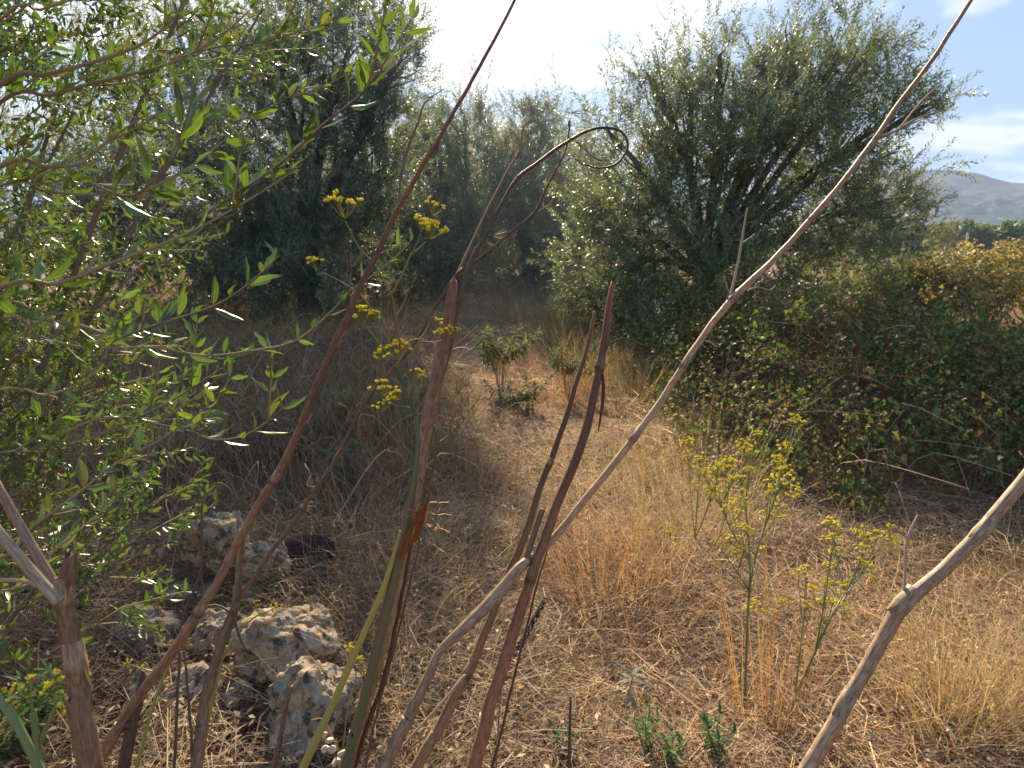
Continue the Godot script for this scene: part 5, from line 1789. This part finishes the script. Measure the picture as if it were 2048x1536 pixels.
# ---------------------------------------------------------------- the green fennel in the middle
func green_fennel() -> void:
	rng.seed = 1700
	var d := 0.80
	var green := Color(0.075, 0.10, 0.05)
	var lite := Color(0.16, 0.18, 0.06)
	var main := rooted(traced([[832, 832, 14], [836, 870, 15], [832, 930, 18], [822, 1000, 24], [806, 1080, 32], [790, 1150, 34], [770, 1230, 34], [748, 1320, 34], [728, 1400, 33], [705, 1480, 34], [690, 1545, 36]], d, 0.78))
	var base: Vector3 = main[main.size() - 1][0]
	var t := thing("green_fennel", "living green fennel in the centre with small yellow umbels", "plant", base)
	var cv := curve(main, 0.01)
	var cols := []
	for i in cv[0].size():
		cols.append(green)
	var mb := MB.new()
	mb.tube(cv[0], cv[1], 14, cols, 0.03, nz, Color(0.15, 0.10, 0.05))
	part("stem", mb, M.green_stem, t)
	var rust := Color(0.26, 0.12, 0.05)
	var px := [
		[[[832, 832, 14], [815, 790, 12], [800, 755, 12], [794, 735, 12]], green],
		[[[794, 735, 11], [800, 700, 9], [795, 650, 9], [790, 628, 10], [787, 600, 9], [783, 590, 8]], Color(0.24, 0.14, 0.05)],
		[[[783, 590, 8], [800, 558, 7], [815, 525, 7], [822, 510, 6], [838, 497, 5], [852, 484, 4]], lite],
		[[[822, 510, 5], [832, 490, 4], [840, 470, 4], [852, 448, 4], [862, 436, 3]], lite],
		[[[783, 590, 6], [770, 565, 5], [756, 540, 5], [742, 520, 5], [722, 502, 6], [705, 472, 5], [690, 442, 5]], lite],
		[[[785, 715, 7], [765, 695, 6], [745, 670, 5], [730, 650, 5]], lite],
		[[[780, 690, 6], [755, 640, 5], [730, 600, 5], [700, 575, 5], [670, 557, 4], [640, 545, 3]], Color(0.2, 0.15, 0.07)],
		[[[794, 735, 6], [808, 700, 5], [822, 680, 5], [840, 677, 5], [855, 655, 4], [858, 640, 3]], Color(0.30, 0.24, 0.07)],
		[[[835, 678, 3], [855, 684, 3], [875, 683, 3], [885, 680, 3]], Color(0.25, 0.2, 0.1)],
		[[[823, 815, 4], [800, 812, 4], [785, 808, 3], [768, 795, 3]], lite],
		[[[810, 790, 4], [825, 770, 4], [830, 758, 3]], lite],
		[[[790, 632, 5], [800, 620, 4], [810, 600, 3], [815, 585, 2]], Color(0.3, 0.22, 0.08)],
		[[[742, 520, 4], [765, 505, 4], [785, 498, 3], [812, 480, 3]], lite],
		[[[768, 825, 3], [768, 805, 3], [768, 795, 3]], lite],
		[[[700, 575, 4], [702, 540, 3]], Color(0.2, 0.16, 0.1)],
		[[[724, 590, 5], [722, 550, 4], [720, 525, 3]], Color(0.18, 0.14, 0.09)],
	]
	for q in px:
		twig_on(t, q[0], d, q[1], "branch", 7)
	var yellow := [[690, 438, -0.1, 0.025], [866, 432, 0.2, 0.016], [844, 466, -0.1, 0.017], [858, 480, 0.35, 0.021], [634, 542, -0.3, 0.014], [726, 648, -0.1, 0.018], [742, 640, 0.4, 0.012], [886, 678, 0, 0.012], [905, 675, 0.2, 0.011], [880, 655, -0.2, 0.01], [790, 712, 0.2, 0.015], [778, 722, -0.4, 0.014], [802, 705, 0.3, 0.013], [768, 795, -0.1, 0.017], [766, 825, 0, 0.013], [832, 756, 0.5, 0.011], [800, 800, -0.5, 0.013], [768, 714, -0.7, 0.011]]
	for u in yellow:
		umbel(t, "yellow", P(u[0], u[1], d + R(-0.015, 0.015)), Vector3(u[2], 1, 0.15), u[3])
	for u in [[702, 535, 0.014], [720, 520, 0.014], [812, 585, 0.013], [800, 690, 0.011], [745, 495, 0.013], [780, 480, 0.010], [860, 640, 0.012], [815, 800, 0.012]]:
		umbel(t, "dry", P(u[0], u[1], d + R(-0.01, 0.01)), Vector3(R(-0.3, 0.4), 1, 0), u[2])
	# the brown sheath wrapped round the stem
	mb = MB.new()
	var rows := 16
	for i in rows + 1:
		var f := float(i) / rows
		var c := P(lerpf(803, 861, f), lerpf(1112, 988, f), d - 0.012)
		var w := (sin(PI * pow(f, 0.7)) * 19.0 + 6.0 * (1.0 - f)) / FP * d
		var dir := Vector3(0.9, 0.42, 0)
		for s in 7:
			var u := (s - 3) / 3.0
			var col := Color(0.30, 0.11, 0.035).lerp(Color(0.12, 0.045, 0.02), absf(sin(u * 5.0 + f)) * 0.7)
			mb.add(c + dir * u * w + Vector3(0, 0, 0.010 * (1.0 - u * u)) + Vector3(0, 0.003 * sin(f * 20.0 + s), 0), col)
	for i in rows:
		for s in 6:
			var k := i * 7 + s
			mb.quad(k, k + 7, k + 8, k + 1)
	part("leaf_sheath", mb, M.straw, t)
	twig_on(t, [[861, 988, 5], [850, 975, 6], [838, 955, 7]], d - 0.01, Color(0.15, 0.07, 0.04), "branch", 6)
	for i in 14:
		var p := P(R(840, 868), R(1000, 1085), d - 0.01)
		var c := MB.new()
		var q := p
		var dir := rdir()
		var pts := [p]
		for k in 7:
			q += dir * 0.004
			dir = (dir + rdir() * 0.6).normalized()
			pts.append(q)
		c.stick(pts, 0.0006, 0.0004, Color(0.34, 0.2, 0.08))
		part("tendril", c, M.twig, t)
	# yellow stem beside it
	var s := rooted(traced([[802, 1062, 12], [785, 1120, 16], [765, 1180, 20], [735, 1250, 22], [700, 1330, 24], [660, 1420, 26], [600, 1548, 30]], 0.79, 0.77))
	var t2 := thing("ripening_fennel", "yellow ripening fennel stem left of the green one", "stalk", s[s.size() - 1][0])
	cv = curve(s, 0.01)
	cols = []
	for i in cv[0].size():
		cols.append(Color(0.36, 0.26, 0.05))
	mb = MB.new()
	mb.tube(cv[0], cv[1], 12, cols, 0.05, nz, Color(0.26, 0.24, 0.07))
	part("stem", mb, M.green_stem, t2)
	# brown thin stem on its right
	stalk("brown stem hugging the right side of the green fennel", [[832, 1030, 10], [822, 1100, 12], [808, 1180, 12], [790, 1260, 13], [765, 1360, 14], [735, 1450, 15], [705, 1548, 16]], 0.82, 0.80, Color(0.30, 0.17, 0.09), Color(0.26, 0.15, 0.08), Color(0.1, 0.05, 0.03))
	# sprigs lower down
	var sprigs := [
		["slim yellow green fennel stem among the rocks at bottom left", [[362, 1268, 7], [345, 1310, 9], [315, 1385, 11], [295, 1450, 12], [270, 1548, 13]], 0.86, [[290, 1340, -0.4, 0.008], [262, 1330, -0.6, 0.007]], Color(0.26, 0.26, 0.06)],
		["slender green fennel sprig with yellow tip above the rocks", [[545, 1220, 3], [520, 1228, 5], [490, 1250, 6], [462, 1285, 7], [445, 1320, 7], [425, 1400, 8], [395, 1548, 9]], 0.9, [[544, 1220, 0.8, 0.008], [512, 1212, 0.3, 0.006]], Color(0.22, 0.24, 0.07)],
		["thin fennel sprig with one yellow umbel right of the nearest rock", [[710, 1318, 3], [712, 1345, 4], [710, 1365, 4], [695, 1420, 5], [690, 1460, 5], [680, 1548, 6]], 0.9, [[706, 1310, 0, 0.014], [728, 1350, 0.3, 0.006], [720, 1325, 0.2, 0.007]], Color(0.18, 0.2, 0.08)],
		["blurred green fennel stem with yellow umbels at the bottom left corner", [[118, 1400, 10], [95, 1450, 16], [78, 1500, 20], [85, 1548, 24]], 0.5, [[60, 1395, -0.4, 0.014], [105, 1395, 0.1, 0.012], [140, 1370, 0.5, 0.014], [50, 1440, -0.8, 0.012], [132, 1420, 0.5, 0.010]], Color(0.16, 0.19, 0.06)],
		["blurred green fennel stem leaning in from the left edge at the bottom", [[-20, 1370, 24], [0, 1400, 25], [40, 1460, 27], [85, 1548, 30]], 0.48, [], Color(0.16, 0.2, 0.07)],
	]
	for q in sprigs:
		var ctrl := rooted(traced(q[1], q[2], q[2]))
		var o := thing("fennel_sprig", q[0], "plant", ctrl[ctrl.size() - 1][0])
		cv = curve(ctrl, 0.012)
		cols = []
		for i in cv[0].size():
			cols.append(q[4])
		mb = MB.new()
		mb.tube(cv[0], cv[1], 8, cols, 0.0, nz, (q[4] as Color).darkened(0.3))
		part("stem", mb, M.green_stem, o)
		for u in q[3]:
			var p := P(u[0], u[1], q[2])
			var near: Vector3 = cv[0][0]
			for v in cv[0]:
				if (v - p).length() < (near - p).length() and v.y < p.y:
					near = v
			var b := MB.new()
			b.stick([near, near.lerp(p, 0.5) - Vector3(0, 0.002, 0), p], 0.0011, 0.0008, q[4], 5)
			part("branch", b, M.green_stem, o)
			umbel(o, "yellow", p, Vector3(u[2], 1, 0.1), u[3])

# ---------------------------------------------------------------- snail shells and the log
func small_things() -> void:
	rng.seed = 1900
	var text := ["pale snail shell, topmost of the cluster on the stem at the bottom", "pale snail shell second from the top of the cluster", "pale round snail shell in the middle of the cluster", "pale snail shell at the right of the cluster", "pale snail shell lowest of the cluster", "brownish snail shell at the left of the cluster"]
	# the straw they cling to
	var px := [[622, 1440, 3], [640, 1436, 4], [655, 1452, 4], [668, 1480, 4], [676, 1510, 4], [680, 1548, 5]]
	var ctrl := rooted(traced(px, 0.80, 0.80))
	var st := thing("bent_straw", "thin bent straw that carries the cluster of snail shells", "straw", ctrl[ctrl.size() - 1][0])
	var cv := curve(ctrl, 0.01)
	var cols := []
	for i in cv[0].size():
		cols.append(Color(0.45, 0.33, 0.18))
	var mb := MB.new()
	mb.tube(cv[0], cv[1], 6, cols)
	part("stem", mb, M.straw, st)
	var k := 0
	for q in [[648, 1470, 20], [660, 1481, 18], [665, 1498, 19], [686, 1507, 21], [672, 1526, 22], [650, 1500, 18]]:
		var p := P(q[0], q[1], 0.79)
		var r: float = q[2] * 0.5 / FP * 0.79
		var t := thing("snail_shell", text[k], "snail shell", p, "snail shells on the bent straw")
		var sh := MB.new()
		# a whorled shell: a tube that widens along a flat spiral
		var pts := []
		var rad := []
		var cc := []
		for i in 44:
			var f := i / 43.0
			var a := f * TAU * 2.4
			var s := r * 0.62 * pow(f, 1.3)
			pts.append(p + Vector3(cos(a) * s, (1.0 - f) * r * 0.55, sin(a) * s))
			rad.append(r * (0.10 + 0.46 * pow(f, 1.2)))
			cc.append(vary(Color(0.52, 0.42, 0.31) if int(f * 14.0) % 2 else Color(0.46, 0.35, 0.25), 0.08))
		sh.tube(pts, rad, 12, cc)
		var o := part("whorl", sh, M.shell, t)
		t.rotation = Vector3(R(-0.8, 0.8), R(0, TAU), R(-0.8, 0.8))
		k += 1
	# dark log in the brush behind the rocks
	var a := G(570, 1130) + Vector3(0, 0.06, 0)
	var b := G(645, 1150) + Vector3(0, 0.04, -0.15)
	var t := thing("old_log", "short dark weathered log behind the dark spotted rock", "log", a - Vector3(0, 0.06, 0))
	mb = MB.new()
	cv = curve([[a, 0.05], [a.lerp(b, 0.5) + Vector3(0, 0.02, 0), 0.056], [b, 0.045]], 0.02)
	cols = []
	for i in cv[0].size():
		cols.append(Color(0.085, 0.065, 0.06))
	mb.tube(cv[0], cv[1], 16, cols, 0.03, nz, Color(0.05, 0.04, 0.04), true)
	part("trunk", mb, M.bark, t)
